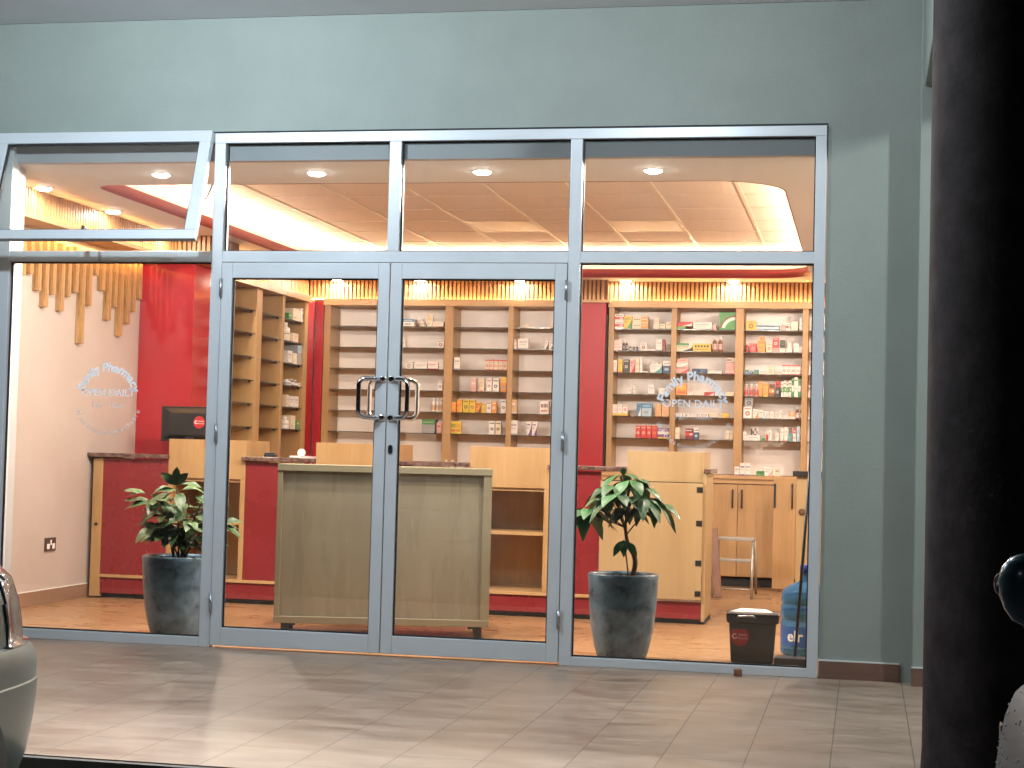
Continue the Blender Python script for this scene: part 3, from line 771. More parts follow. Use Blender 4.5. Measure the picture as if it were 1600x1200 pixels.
# monitor on the counter
t = thing('monitor', 'black computer monitor seen from behind on the counter with round red sticker', 'monitor', (-4.53, 2.80, 1.022), rz=R(-3))
b = MB(); vs = [(-0.235, -0.02, 0.345), (0.235, -0.02, 0.345), (0.205, -0.045, 0.105), (-0.205, -0.045, 0.105)]
b.box(-0.235, 0.235, -0.012, 0.012, 0.095, 0.348, M_['black'])
b.add([(-0.21, -0.0125, 0.335), (0.21, -0.0125, 0.335), (0.21, -0.0125, 0.115), (-0.21, -0.0125, 0.115), (-0.15, -0.04, 0.30), (0.15, -0.04, 0.30), (0.15, -0.04, 0.14), (-0.15, -0.04, 0.14)],
      [(4, 5, 6, 7), (0, 1, 5, 4), (1, 2, 6, 5), (2, 3, 7, 6), (3, 0, 4, 7)], M_['black'])
b.obj('screen_case', t, 0.004)
b = MB(); b.box(-0.035, 0.035, -0.035, 0.0, 0.006, 0.13, M_['black']); b.box(-0.12, 0.12, -0.09, 0.08, 0.0002, 0.0058, M_['black']); b.obj('stand', t, 0.002)
def sticker(par, cx, cz, y, r, M=None):
    n = 28
    vs = [Vector((cx + r * math.cos(2 * math.pi * i / n), y, cz + r * math.sin(2 * math.pi * i / n))) for i in range(n)]
    vt = [v + Vector((0, 0.0006, 0)) for v in vs]
    if M is not None: vs = [M @ v for v in vs]; vt = [M @ v for v in vt]
    b = MB(); b.add(vs + vt, [tuple(range(n)), tuple(range(n, 2 * n))] + [(i, (i + 1) % n, n + (i + 1) % n, n + i) for i in range(n)], M_['redsticker'])
    # white open ring emblem and two lines of words
    k = 16; ring = []
    for i in range(k + 1):
        a = R(50 + 290 * i / k); ring.append((math.cos(a), math.sin(a)))
    ex = cx - r * 0.5
    P = [Vector((ex + q[0] * r * 0.30, y - 0.0006, cz + q[1] * r * 0.30)) for q in ring] + [Vector((ex + q[0] * r * 0.17, y - 0.0006, cz + q[1] * r * 0.17)) for q in ring]
    if M is not None: P = [M @ v for v in P]
    b.add(P, [(i, i + 1, k + 2 + i, k + 1 + i) for i in range(k)], M_['whiteprint'])
    text_flat(b, 'Family', cx + r * 0.34, cz + r * 0.06, y - 0.0006, r * 0.36, M_['whiteprint'], M=M)
    text_flat(b, 'Pharmacy', cx + r * 0.36, cz - r * 0.28, y - 0.0006, r * 0.26, M_['whiteprint'], M=M)
    return b.obj('sticker', par)
sticker(t, 0.075, 0.235, -0.0412, 0.044)

# small things on the granite
o = MB().box(-0.045, 0.045, -0.018, 0.018, 0.0, 0.022, M_['black']).box(-0.04, 0.03, -0.012, 0.012, 0.0222, 0.034, M_['black']).obj('stapler', None, 0.004); o.location = (-3.90, 2.72, 1.0225)
tag(o, 'black stapler lying on the granite left of the white dispenser', 'stapler')
b = MB(); b.box(-0.07, 0.07, -0.03, 0.03, 0, 0.014, M_['whiteprint']); b.lathe([(0.028, -0.012), (0.028, 0.012)], M_['whiteprint'], n=24, M=Matrix.Translation((0.01, 0, 0.036)) @ Matrix.Rotation(R(90), 4, 'X'))
o = b.obj('tape_dispenser', None, 0.002); o.location = (-3.69, 2.75, 1.0225); tag(o, 'small white tape dispenser on the granite counter', 'tape dispenser')
b = MB(); b.box(-0.075, 0.075, -0.05, 0.05, 0, 0.006, M_['whiteprint']); b.box(-0.07, 0.03, -0.045, 0.045, 0.0062, 0.010, M_['redsticker']); b.box(-0.06, 0.06, -0.04, 0.05, 0.0102, 0.0125, M_['whiteprint'])
o = b.obj('paper_stack', None); o.location = (-3.57, 2.66, 1.0225); tag(o, 'flat stack of papers and a red card on the granite counter', 'papers')

# olive cabinet standing inside the doors, turned a little
t = thing('olive_cabinet', 'olive grey cabinet on short black legs standing behind the double doors', 'cabinet', (-2.535, 0.90, 0), rz=R(14))
W2 = 0.625
b = MB()
b.box(-W2, W2, 0.012, 0.40, 0.075, 0.955, M_['olive'])
b.obj('body', t, 0.002)
b = MB(); 
b.box(-W2 - 0.004, W2 + 0.004, -0.012, 0.405, 0.9555, 0.995, M_['olivefr'])
b.box(-W2 - 0.002, -W2 + 0.028, -0.008, 0.0115, 0.11, 0.955, M_['olivefr']); b.box(W2 - 0.048, W2 + 0.002, -0.008, 0.0115, 0.11, 0.955, M_['olivefr'])
b.box(-W2 - 0.003, W2 + 0.003, -0.014, 0.0115, 0.07, 0.1095, M_['olivefr'])
b.obj('frame', t, 0.002)
for x in (-W2 + 0.06, W2 - 0.06):
    for y in (0.04, 0.36):
        m = MB(); m.box(x - 0.022, x + 0.022, y - 0.022, y + 0.022, 0.002, 0.0745, M_['blackmat']); m.box(x - 0.06 if x > 0 else x + 0.0225, x - 0.0225 if x > 0 else x + 0.06, y - 0.02, y + 0.02, 0.055, 0.0742, M_['blackmat'])
        m.obj('leg', t, 0.002)

# ------------------------------------------------------------------ potted plants
def bezier(p0, p1, p2, n):
    return [(1 - t) ** 2 * p0 + 2 * t * (1 - t) * p1 + t * t * p2 for t in [i / n for i in range(n + 1)]]
def leaf(vs, fs, cols, base, d, nrm, ln, wd, droop, shade):
    """one pointed leaflet: 7 stations, midrib fold, bent by droop"""
    d = d.normalized(); side = d.cross(nrm).normalized(); up = side.cross(d).normalized()
    prof = [0.10, 0.55, 0.90, 1.0, 0.86, 0.52, 0.03]
    n = len(prof); b0 = len(vs)
    for i, w_ in enumerate(prof):
        t = i / (n - 1)
        c_ = base + d * (ln * t) + Vector((0, 0, -1)) * (droop * ln * t * t)
        wv = side * (wd * w_ * 0.5)
        rip = up * (0.10 * wd * math.sin(t * 9 + shade * 20) * w_)
        vs += [c_ - wv + up * 0.22 * wd * w_ * 0.5 + rip, c_, c_ + wv + up * 0.22 * wd * w_ * 0.5 - rip]
        cols += [(0.62 + 0.1 * w_, shade), (0.35, shade), (0.62 + 0.1 * w_, shade)]
    for i in range(n - 1):
        a = b0 + i * 3
        fs += [(a, a + 1, a + 4, a + 3), (a + 1, a + 2, a + 5, a + 4)]
def foliage_obj(name, vs, fs, cols, m, par):
    me = bpy.data.meshes.new(name); me.from_pydata([tuple(v) for v in vs], [], fs); me.materials.append(m)
    me.polygons.foreach_set('use_smooth', [True] * len(fs))
    ca = me.color_attributes.new('leaf', 'FLOAT_COLOR', 'POINT')
    for i, c_ in enumerate(cols): ca.data[i].color = (c_[0], c_[1], 0, 1)
    o = bpy.data.objects.new(name, me); link(o, par)
    s = o.modifiers.new('soft', 'SUBSURF'); s.levels = 1; s.render_levels = 1
    return o
def pot(t, rt, rb, h):
    prof = [(rb * 0.96, 0.0), (rb, 0.006), (rb + (rt - rb) * 0.35, h * 0.16), (rb + (rt - rb) * 0.66, h * 0.36), (rb + (rt - rb) * 0.88, h * 0.62), (rt, h * 0.93), (rt + 0.003, h * 0.985), (rt - 0.002, h), (rt - 0.018, h), (rt - 0.024, h - 0.02), (rt - 0.024, h - 0.04)]
    MB().lathe(prof, M_['pot'], n=56, cap=True).obj('pot', t)
    b = MB(); random.seed(3)
    b.lathe([(rt - 0.0245, h - 0.03), (rt * 0.5, h - 0.022), (0.01, h - 0.018)], M_['soil'], n=40)
    for k in range(60):
        a = random.uniform(0, 6.28); r = random.uniform(0.02, rt - 0.05); s = random.uniform(0.004, 0.010)
        b.lathe([(s * .5, -s), (s, 0), (s * .4, s)], M_['soil'], (r * math.cos(a), r * math.sin(a), h - 0.018), 6)
    b.obj('soil', t)

# right plant: one crooked stem, whorls of drooping leaflets
t = thing('potted_plant', 'potted plant with drooping dark green leaves in the right side pane', 'plant', (-1.043, 0.36, 0.001))
pot(t, 0.187, 0.128, 0.462)
b = MB()
b.tube(bezier(Vector((0.045, 0, 0.44)), Vector((0.085, 0.01, 0.54)), Vector((0.03, 0, 0.60)), 8) + bezier(Vector((0.03, 0, 0.60)), Vector((0.0, 0, 0.66)), Vector((0.005, 0.02, 0.76)), 6)[1:], [0.013] * 9 + [0.011, 0.010, 0.009, 0.008, 0.007, 0.006], M_['stem'], 10)
b.tube(bezier(Vector((0.025, 0.02, 0.44)), Vector((0.01, 0.02, 0.56)), Vector((0.0, 0.02, 0.63)), 6), 0.004, M_['stem'], 8)
vs, fs, cols = [], [], []
random.seed(11)
whorls = [(-0.17, -0.03, 0.80, 8), (-0.10, 0.07, 0.88, 7), (-0.03, -0.09, 0.89, 8), (0.06, 0.06, 0.93, 8), (0.11, -0.05, 0.87, 8), (0.145, 0.05, 0.84, 7), (-0.06, -0.05, 0.93, 7), (0.0, 0.1, 0.80, 6), (-0.215, 0.05, 0.77, 7), (0.03, -0.03, 0.965, 5), (-0.02, 0.02, 0.99, 4)]
for wx, wy, wz, nl in whorls:
    hub = Vector((wx, wy, wz)); root = Vector((0.005, 0.02, 0.66 + 0.1 * random.random()))
    b.tube(bezier(root, root.lerp(hub, 0.5) + Vector((0, 0, 0.01)), hub, 6), [0.0042, 0.004, 0.0036, 0.0033, 0.003, 0.0027, 0.0024], M_['stem'], 7)
    a0 = random.uniform(0, 6.28)
    outd = Vector((wx, wy, 0)).normalized() if abs(wx) + abs(wy) > 0.02 else Vector((0, 0, 1))
    for k in range(nl):
        a = a0 + 2 * math.pi * k / nl + random.uniform(-.2, .2)
        d = Vector((math.cos(a), math.sin(a), random.uniform(-0.35, 0.12))) + outd * 0.35
        ln = random.uniform(0.12, 0.165); 
        leaf(vs, fs, cols, hub + d.normalized() * 0.012, d, Vector((0, 0, 1)), ln, ln * 0.5, random.uniform(0.35, 0.9), random.random())
for (p, d, ln) in ((Vector((0.0, -0.01, 0.635)), Vector((-0.3, -0.5, -0.35)), 0.10), (Vector((0.01, -0.01, 0.63)), Vector((0.6, -0.3, -0.4)), 0.09), (Vector((0.0, -0.012, 0.64)), Vector((0.1, -0.6, -0.6)), 0.09), (Vector((0.0, 0.9, 0.99)) * 0 + Vector((-0.015, 0.02, 0.98)), Vector((0.02, -0.1, 1)), 0.07)):
    leaf(vs, fs, cols, p, d, Vector((0, -0.6, 0.8)), ln, ln * 0.5, 0.3, 0.8)
b.obj('stem', t)
foliage_obj('foliage', vs, fs, cols, M_['leafB'], t)
# left plant: several thin stems, variegated leaves
t = thing('potted_plant', 'potted plant with cream edged variegated leaves beside the left door', 'plant', (-3.583, 0.36, 0.001))
pot(t, 0.20, 0.135, 0.462)
b = MB(); vs, fs, cols = [], [], []; random.seed(23)
stems = [(-0.12, -0.05, 0.75, .02), (-0.02, -0.02, 0.86, .0), (-0.19, 0.02, 0.80, -.03), (0.05, 0.02, 0.80, .02), (0.13, -0.04, 0.72, .03), (-0.10, 0.06, 0.70, -.02), (0.16, 0.03, 0.83, .02), (0.08, -0.08, 0.66, .02), (-0.10, -0.10, 0.63, 0.0), (0.20, 0.0, 0.65, 0.03)]
for sx, sy, sz, ox in stems:
    root = Vector((ox, random.uniform(-.03, .03), 0.435)); tip = Vector((sx, sy, sz))
    path = bezier(root, Vector((ox + sx * 0.25, sy * 0.3, 0.435 + (sz - 0.435) * 0.65)), tip, 8)
    b.tube(path, [0.006 - 0.0004 * i for i in range(9)], M_['stem'], 8)
    for j, q in enumerate(path[3:]):
        nl = 3 if j < 5 else 5
        for k in range(nl if random.random() > 0.45 else 1):
            a = random.uniform(0, 6.28)
            d = Vector((math.cos(a), math.sin(a) * 0.8, random.uniform(-0.25, 0.45))) + Vector((sx, sy, 0)) * 2.2
            ln = random.uniform(0.11, 0.165)
            pt = q + d.normalized() * 0.035
            b.tube([q, pt], 0.0018, M_['stem'], 5)
            leaf(vs, fs, cols, pt, d, Vector((random.uniform(-.3, .3), -0.45, 1)), ln, ln * 0.46, random.uniform(0.1, 0.6), random.random())
for d, z in ((Vector((0.1, -0.2, 1)), 0.86), (Vector((-0.5, -0.2, 0.5)), 0.86), (Vector((0.6, -0.2, 0.6)), 0.86)):
    leaf(vs, fs, cols, Vector((-0.02, -0.02, z)), d, Vector((0, -1, 0.3)), 0.12, 0.055, 0.1, 0.4)
b.obj('stem', t)
foliage_obj('foliage', vs, fs, cols, M_['leafA'], t)

# ------------------------------------------------------------------ bin, water bottle, mop, step stool, plank, socket
t = thing('waste_bin', 'small black waste bin with grey clip and round red sticker', 'bin', (-0.362, 0.545, 0.002), rz=R(4))
b = MB()
def frus(b, w0, d0, w1, d1, z0, z1, m, top=True):
    vs = [(-w0, -d0, z0), (w0, -d0, z0), (w0, d0, z0), (-w0, d0, z0), (-w1, -d1, z1), (w1, -d1, z1), (w1, d1, z1), (-w1, d1, z1)]
    b.add(vs, [(0, 1, 5, 4), (1, 2, 6, 5), (2, 3, 7, 6), (3, 0, 4, 7), (3, 2, 1, 0)] + ([(4, 5, 6, 7)] if top else []), m)
frus(b, 0.112, 0.075, 0.126, 0.095, 0.0, 0.222, M_['black'])
b.obj('body', t, 0.012)
b = MB(); frus(b, 0.138, 0.105, 0.142, 0.110, 0.214, 0.268, M_['black']); b.obj('liner_rim', t, 0.012)
b = MB(); b.tube([(-0.08, -0.112, 0.246), (-0.075, -0.122, 0.254), (0.0, -0.124, 0.256), (0.012, -0.112, 0.248)], 0.006, M_['steel'], 8); b.obj('clip', t)
b = MB(); b.add([(-0.12, 0.0, 0.2685), (0.11, 0.0, 0.2685), (0.07, 0.03, 0.283), (-0.06, 0.03, 0.285), (-0.10, 0.07, 0.2685), (0.10, 0.07, 0.2685)], [(0, 1, 2, 3), (3, 2, 5, 4)], M_['whiteprint']); b.obj('bag_edge', t)
sticker(t, -0.068, 0.145, -0.0915, 0.05, Matrix.Translation((0, 0.0, 0)))

def bottlemat():
    m, nt, b, N, L = newmat('blue_bottle')
    b.inputs['Base Color'].default_value = (0.08, 0.27, 0.60, 1); b.inputs['Roughness'].default_value = 0.08
    b.inputs['Transmission Weight'].default_value = 0.75; b.inputs['IOR'].default_value = 1.2
    return m
M_['bottle'] = bottlemat()
t = thing('water_bottle', 'large blue water dispenser bottle beside the bin', 'water bottle', (-0.10, 1.02, 0.002))
pr = [(0.11, 0), (0.132, 0.012), (0.135, 0.03), (0.135, 0.185), (0.128, 0.193), (0.128, 0.205), (0.135, 0.213), (0.135, 0.275), (0.128, 0.283), (0.128, 0.293), (0.134, 0.301), (0.132, 0.345), (0.11, 0.375), (0.07, 0.398), (0.034, 0.412), (0.029, 0.43), (0.029, 0.462)]
MB().lathe(pr, M_['bottle'], n=48).obj('body', t)
MB().lathe([(0.033, 0.455), (0.033, 0.50), (0.028, 0.505)], mat('blue_cap', (0.03, 0.05, 0.35), 0.3), n=28).obj('cap', t)
b = MB()
lab = mat('bottle_label', (0.02, 0.09, 0.30), 0.4); n = 14
vs = []
for i in range(n + 1):
    a = R(-165 + 150 * i / n)
    for z in (0.055, 0.165): vs.append((0.1362 * math.cos(a), 0.1362 * math.sin(a), z))
b.add(vs, [(2 * i, 2 * i + 2, 2 * i + 3, 2 * i + 1) for i in range(n)], lab, True)
gv, gf = glyph_mesh('elr', 0.085, 0.002)
P = []
for q in gv:
    a = R(-112) + q.x / 0.1362
    P.append((0.1372 * math.cos(a), 0.1372 * math.sin(a), 0.085 + q.y))
b.add(P, gf, M_['whiteprint'])
b.obj('label', t)
t = thing('floor_mop', 'thin black mop with flat black head leaning in the right pane corner', 'mop', (-0.13, 0.47, 0.002))
MB().tube([(0.0, 0.0, 0.05), (0.03, 0.02, 0.55), (0.062, 0.04, 1.12)], 0.0085, M_['black'], 12).obj('pole', t)
MB().box(-0.11, 0.10, -0.05, 0.07, 0.0, 0.045, M_['black']).obj('head', t, 0.008)

t = thing('step_stool', 'small aluminium step stool standing before the base cabinet', 'step stool', (-0.79, 4.95, 0.002))
b = MB()
S = M_['silverstep']
MB().box(-0.155, 0.155, -0.02, 0.19, 0.445, 0.468, S).obj('top_step', t, 0.003)
MB().box(-0.15, 0.15, -0.16, 0.0, 0.285, 0.306, S).obj('lower_step', t, 0.003)
for s in (-1, 1):
    MB().tube([(s * 0.146, 0.0, 0.445), (s * 0.15, -0.17, 0.285), (s * 0.155, -0.19, 0.0)][0:3:1], 0.011, S, 8).obj('front_leg', t)
    MB().tube([(s * 0.146, 0.18, 0.446), (s * 0.152, 0.42, 0.0)], 0.011, S, 8).obj('rear_leg', t)
MB().tube([(-0.15, 0.405, 0.03), (0.15, 0.405, 0.03)], 0.008, S, 8).obj('rear_bar', t)
M = Matrix.Translation((-0.885, 4.62, 0.004)) @ Matrix.Rotation(R(-6), 4, 'Y') @ Matrix.Rotation(R(-14), 4, 'X')
o = MB().box(-0.03, 0.03, -0.012, 0.012, 0.012, 0.56, M_['plank'], M).obj('wooden_plank', None, 0.002); tag(o, 'brown wooden plank leaning against the step stool', 'plank')

t = thing('power_socket', 'dark metal power socket low on the white left wall', 'socket', (-5.169, 1.936, 0.398))
MB().box(0.0, 0.011, -0.075, 0.075, -0.045, 0.045, M_['socket']).obj('plate', t, 0.002)
b = MB(); b.box(0.0112, 0.013, -0.055, -0.02, -0.03, 0.005, M_['whiteprint']); b.box(0.0112, 0.013, 0.02, 0.055, -0.03, 0.005, M_['whiteprint']); b.box(0.0112, 0.014, -0.008, 0.008, -0.005, 0.03, M_['whiteprint']); b.obj('insert', t)

ITEMS=[('C1',1,'s',-1.995,-1.913,0,0.063,'W','R'),
('C1',1,'s',-1.995,-1.913,0.063,0.066,'W','R'),
('C1',1,'c',-1.912,-1.839,0,0.113,'Y','G'),
('C1',1,'h',-1.836,-1.696,0,0.053,'C','O'),
('C1',1,'h',-1.836,-1.696,0.053,0.056,'C','O'),
('C1',1,'b',-1.649,-1.594,0,0.038,'C','X'),
('C1',1,'b',-1.639,-1.595,0.038,0.056,'C','X'),
('C1',1,'l',-1.592,-1.541,0,0.047,'C','K'),
('C1',1,'l',-1.537,-1.482,0,0.063,'C','G'),
('C1',2,'l',-1.999,-1.925,0,0.033,'W','R'),
('C1',2,'l',-1.999,-1.925,0.033,0.031,'W','R'),
('C1',2,'l',-1.999,-1.925,0.063,0.031,'W','R'),
('C1',2,'o',-1.921,-1.896,0,0.084,'K','E'),
('C1',2,'o',-1.894,-1.87,0,0.084,'K','E'),
('C1',2,'o',-1.865,-1.837,0,0.044,'K','W'),
('C1',2,'o',-1.827,-1.806,0,0.041,'N','E'),
('C1',2,'o',-1.803,-1.78,0,0.041,'K','E'),
('C1',2,'d',-1.76,-1.701,0,0.069,'W','M'),
('C1',2,'b',-1.699,-1.623,0,0.016,'W','E'),
('C1',2,'l',-1.621,-1.564,0,0.1,'W','E'),
('C1',2,'b',-1.563,-1.535,0,0.103,'M','R'),
('C1',3,'l',-1.998,-1.964,0,0.106,'W','P'),
('C1',3,'l',-1.954,-1.914,0,0.116,'Y','O'),
('C1',3,'d',-1.907,-1.855,0,0.116,'K','C'),
('C1',3,'c',-1.851,-1.805,0,0.113,'P','R'),
('C1',3,'b',-1.802,-1.764,0,0.125,'C','P'),
('C1',3,'b',-1.762,-1.736,0,0.131,'W','C'),
('C1',3,'b',-1.733,-1.687,0,0.014,'W','E'),
('C1',3,'c',-1.668,-1.563,0,0.075,'W','T'),
('C1',3,'b',-1.653,-1.594,0.075,0.017,'W','E'),
('C1',3,'t',-1.554,-1.48,0,0.103,'N','W'),
('C1',4,'l',-1.866,-1.828,0,0.051,'W','E'),
('C1',4,'o',-1.825,-1.794,0,0.108,'W','W'),
('C1',4,'l',-1.682,-1.624,0,0.086,'W','E'),
('C1',4,'b',-1.587,-1.528,0,0.058,'W','C'),
('C1',4,'l',-1.525,-1.485,0,0.058,'O','W'),
('C1',5,'b',-2.001,-1.858,0,0.021,'Y','O'),
('C1',5,'d',-1.998,-1.954,0.021,0.079,'W','P'),
('C1',5,'d',-1.952,-1.908,0.021,0.079,'W','P'),
('C1',5,'d',-1.905,-1.861,0.021,0.079,'W','R'),
('C1',5,'c',-1.783,-1.74,0,0.113,'B','W'),
('C1',5,'t',-1.737,-1.647,0,0.116,'L','B'),
('C1',5,'l',-1.613,-1.561,0,0.053,'X','O'),
('C1',5,'l',-1.613,-1.561,0.053,0.054,'X','O'),
('C1',5,'l',-1.557,-1.487,0,0.053,'X','O'),
('C1',5,'l',-1.557,-1.487,0.053,0.051,'X','O'),
('C1',6,'d',-1.785,-1.739,0,0.111,'R','C'),
('C1',6,'d',-1.736,-1.691,0,0.111,'R','C'),
('C1',6,'d',-1.688,-1.643,0,0.111,'R','C'),
('C1',6,'d',-1.64,-1.593,0,0.111,'R','O'),
('C1',6,'b',-1.59,-1.482,0,0.014,'Y','O'),
('C1',6,'s',-1.59,-1.482,0.014,0.078,'V','W'),
('C2',1,'b',-1.437,-1.36,0,0.028,'G','Y'),
('C2',1,'c',-1.434,-1.3,0.028,0.038,'R','W'),
('C2',1,'l',-1.294,-1.127,0,0.063,'W','E'),
('C2',1,'b',-1.124,-1.091,0,0.044,'P','W'),
('C2',1,'a',-1.063,-0.92,0,0.153,'G','W'),
('C2',2,'c',-1.439,-1.294,0,0.05,'C','K'),
('C2',2,'b',-1.436,-1.337,0.05,0.022,'G','K'),
('C2',2,'m',-1.291,-1.135,0,0.069,'Y','K'),
('C2',2,'o',-1.122,-1.079,0,0.128,'A','P'),
('C2',2,'o',-1.074,-1.03,0,0.128,'A','P'),
('C2',3,'c',-1.441,-1.33,0,0.051,'P','R'),
('C2',3,'c',-1.436,-1.33,0.053,0.039,'W','P'),
('C2',3,'b',-1.427,-1.33,0.093,0.033,'P','R'),
('C2',3,'b',-1.296,-1.236,0,0.042,'N','K'),
('C2',3,'b',-1.234,-1.162,0,0.042,'N','B'),
('C2',3,'l',-1.143,-1.032,0,0.025,'W','E'),
('C2',3,'l',-1.0,-0.912,0,0.059,'P','R'),
('C2',3,'l',-1.003,-0.912,0.06,0.039,'P','R'),
('C2',3,'s',-0.993,-0.912,0.106,0.033,'C','M'),
('C2',4,'m',-1.433,-1.34,0,0.101,'O','Y'),
('C2',4,'l',-1.332,-1.278,0,0.031,'W','P'),
('C2',4,'l',-1.272,-1.184,0,0.029,'W','O'),
('C2',4,'c',-1.179,-1.095,0,0.031,'R','W'),
('C2',4,'l',-1.087,-1.007,0,0.029,'W','E'),
('C2',4,'l',-0.999,-0.921,0,0.035,'C','X'),
('C2',5,'l',-1.432,-1.372,0,0.037,'W','E'),
('C2',5,'d',-1.368,-1.306,0,0.033,'W','K'),
('C2',5,'m',-1.256,-1.143,0,0.033,'W','K'),
('C2',5,'l',-1.135,-1.06,0,0.041,'C','E'),
('C2',5,'c',-1.027,-0.961,0,0.041,'Y','O'),
('C2',6,'l',-1.434,-1.392,0,0.101,'C','W'),
('C2',6,'s',-1.344,-1.272,0,0.095,'M','R'),
('C2',6,'t',-1.268,-1.222,0,0.101,'N','W'),
('C2',6,'l',-0.989,-0.956,0,0.084,'C','E'),
('C2',6,'l',-0.951,-0.92,0,0.084,'C','E'),
('C3',1,'d',-0.83,-0.742,0,0.081,'Y','A'),
('C3',1,'s',-0.736,-0.537,0,0.041,'B','W'),
('C3',1,'l',-0.531,-0.485,0,0.05,'P','A'),
('C3',1,'s',-0.483,-0.441,0,0.063,'W','M'),
('C3',1,'d',-0.437,-0.378,0,0.078,'C','W'),
('C3',1,'l',-0.365,-0.321,0,0.063,'W','E'),
('C3',1,'d',-0.365,-0.321,0.063,0.047,'W','L'),
('C3',2,'o',-0.834,-0.797,0,0.074,'R','M'),
('C3',2,'d',-0.793,-0.732,0,0.075,'R','P'),
('C3',2,'b',-0.725,-0.657,0,0.098,'O','Y'),
('C3',2,'b',-0.711,-0.663,0.098,0.036,'O','R'),
('C3',2,'d',-0.65,-0.599,0,0.079,'C','A'),
('C3',2,'l',-0.595,-0.536,0,0.039,'P','R'),
('C3',2,'d',-0.595,-0.539,0.039,0.091,'R','W'),
('C3',2,'l',-0.532,-0.484,0,0.036,'W','E'),
('C3',2,'l',-0.532,-0.484,0.036,0.072,'K','G'),
('C3',2,'l',-0.474,-0.422,0,0.039,'W','E'),
('C3',2,'l',-0.466,-0.432,0.039,0.048,'W','L'),
('C3',2,'l',-0.413,-0.365,0,0.08,'W','E'),
('C3',2,'l',-0.362,-0.313,0,0.023,'W','R'),
('C3',2,'l',-0.362,-0.313,0.023,0.029,'W','R'),
('C3',3,'t',-0.831,-0.796,0,0.038,'B','G'),
('C3',3,'t',-0.792,-0.756,0,0.041,'N','W'),
('C3',3,'t',-0.751,-0.709,0,0.039,'G','B'),
('C3',3,'l',-0.7,-0.653,0,0.031,'W','R'),
('C3',3,'d',-0.64,-0.576,0,0.078,'C','E'),
('C3',3,'b',-0.568,-0.514,0,0.011,'C','W'),
('C3',3,'q',-0.511,-0.472,0,0.084,'W','R'),
('C3',3,'q',-0.471,-0.432,0,0.084,'W','R'),
('C3',3,'q',-0.43,-0.391,0,0.084,'W','R'),
('C3',3,'q',-0.389,-0.351,0,0.084,'W','R'),
('C3',3,'q',-0.349,-0.309,0,0.079,'C','R'),
('C3',4,'o',-0.834,-0.799,0,0.108,'P','R'),
('C3',4,'o',-0.791,-0.755,0,0.108,'P','R'),
('C3',4,'o',-0.747,-0.71,0,0.108,'P','R'),
('C3',4,'b',-0.707,-0.676,0,0.133,'O','Y'),
('C3',4,'l',-0.672,-0.621,0,0.116,'O','Y'),
('C3',4,'s',-0.617,-0.57,0,0.112,'A','O'),
('C3',4,'t',-0.563,-0.522,0,0.137,'K','R'),
('C3',4,'s',-0.514,-0.495,0,0.133,'W','G'),
('C3',4,'s',-0.493,-0.47,0,0.145,'W','G'),
('C3',4,'s',-0.468,-0.45,0,0.133,'W','G'),
('C3',4,'s',-0.448,-0.426,0,0.145,'W','G'),
('C3',4,'s',-0.423,-0.402,0,0.165,'G','W'),
('C3',4,'d',-0.399,-0.367,0,0.174,'W','G'),
('C3',4,'s',-0.364,-0.342,0,0.161,'G','W'),
('C3',4,'d',-0.339,-0.315,0,0.169,'W','G'),
('C3',5,'d',-0.838,-0.763,0,0.102,'W','R'),
('C3',5,'d',-0.827,-0.755,0.104,0.072,'E','K'),
('C3',5,'c',-0.755,-0.708,0,0.082,'W','O'),
('C3',5,'l',-0.704,-0.665,0,0.078,'W','T'),
('C3',5,'c',-0.661,-0.633,0,0.065,'W','L'),
('C3',5,'l',-0.629,-0.609,0,0.061,'W','E'),
('C3',5,'l',-0.606,-0.573,0,0.061,'W','P'),
('C3',5,'l',-0.558,-0.537,0,0.053,'W','E'),
('C3',5,'l',-0.527,-0.503,0,0.074,'W','E'),
('C3',5,'b',-0.484,-0.448,0,0.029,'W','E'),
('C3',5,'b',-0.445,-0.386,0,0.024,'C','W'),
('C3',5,'d',-0.442,-0.39,0.025,0.04,'O','W'),
('C3',5,'o',-0.385,-0.353,0,0.106,'M','W'),
('C3',5,'o',-0.347,-0.315,0,0.106,'M','W'),
('C3',6,'b',-0.835,-0.808,0,0.078,'W','P'),
('C3',6,'b',-0.805,-0.685,0,0.047,'W','E'),
('C3',6,'o',-0.771,-0.757,0.049,0.07,'K','K'),
('C3',6,'o',-0.755,-0.74,0.049,0.072,'W','K'),
('C3',6,'o',-0.738,-0.724,0.049,0.074,'K','W'),
('C3',6,'o',-0.722,-0.704,0.049,0.072,'W','E'),
('C3',6,'b',-0.677,-0.644,0,0.025,'G','K'),
('C3',6,'b',-0.637,-0.617,0,0.057,'R','O'),
('C3',6,'l',-0.613,-0.585,0,0.097,'W','P'),
('C3',6,'b',-0.582,-0.558,0,0.02,'C','W'),
('C3',6,'l',-0.555,-0.523,0,0.07,'W','E'),
('C3',6,'l',-0.512,-0.483,0,0.115,'W','P'),
('C3',6,'l',-0.479,-0.448,0,0.124,'W','P'),
('C3',6,'t',-0.441,-0.41,0,0.119,'T','A'),
('C3',6,'t',-0.404,-0.377,0,0.115,'W','R'),
('C3',6,'d',-0.372,-0.343,0,0.135,'L','W'),
('C3',6,'s',-0.34,-0.312,0,0.065,'W','R'),
('C3',7,'l',-0.888,-0.844,0,0.075,'W','V'),
('C3',7,'l',-0.841,-0.798,0,0.108,'W','V'),
('C3',7,'l',-0.795,-0.753,0,0.108,'W','B'),
('C3',7,'b',-0.702,-0.633,0,0.043,'G','K'),
('C3',7,'b',-0.699,-0.647,0.043,0.025,'W','E'),
('C3',7,'c',-0.627,-0.564,0,0.071,'W','P'),
('C3',7,'b',-0.543,-0.5,0,0.071,'C','M'),
('B3',3,'l',-3.461,-3.406,0,0.112,'W','E'),
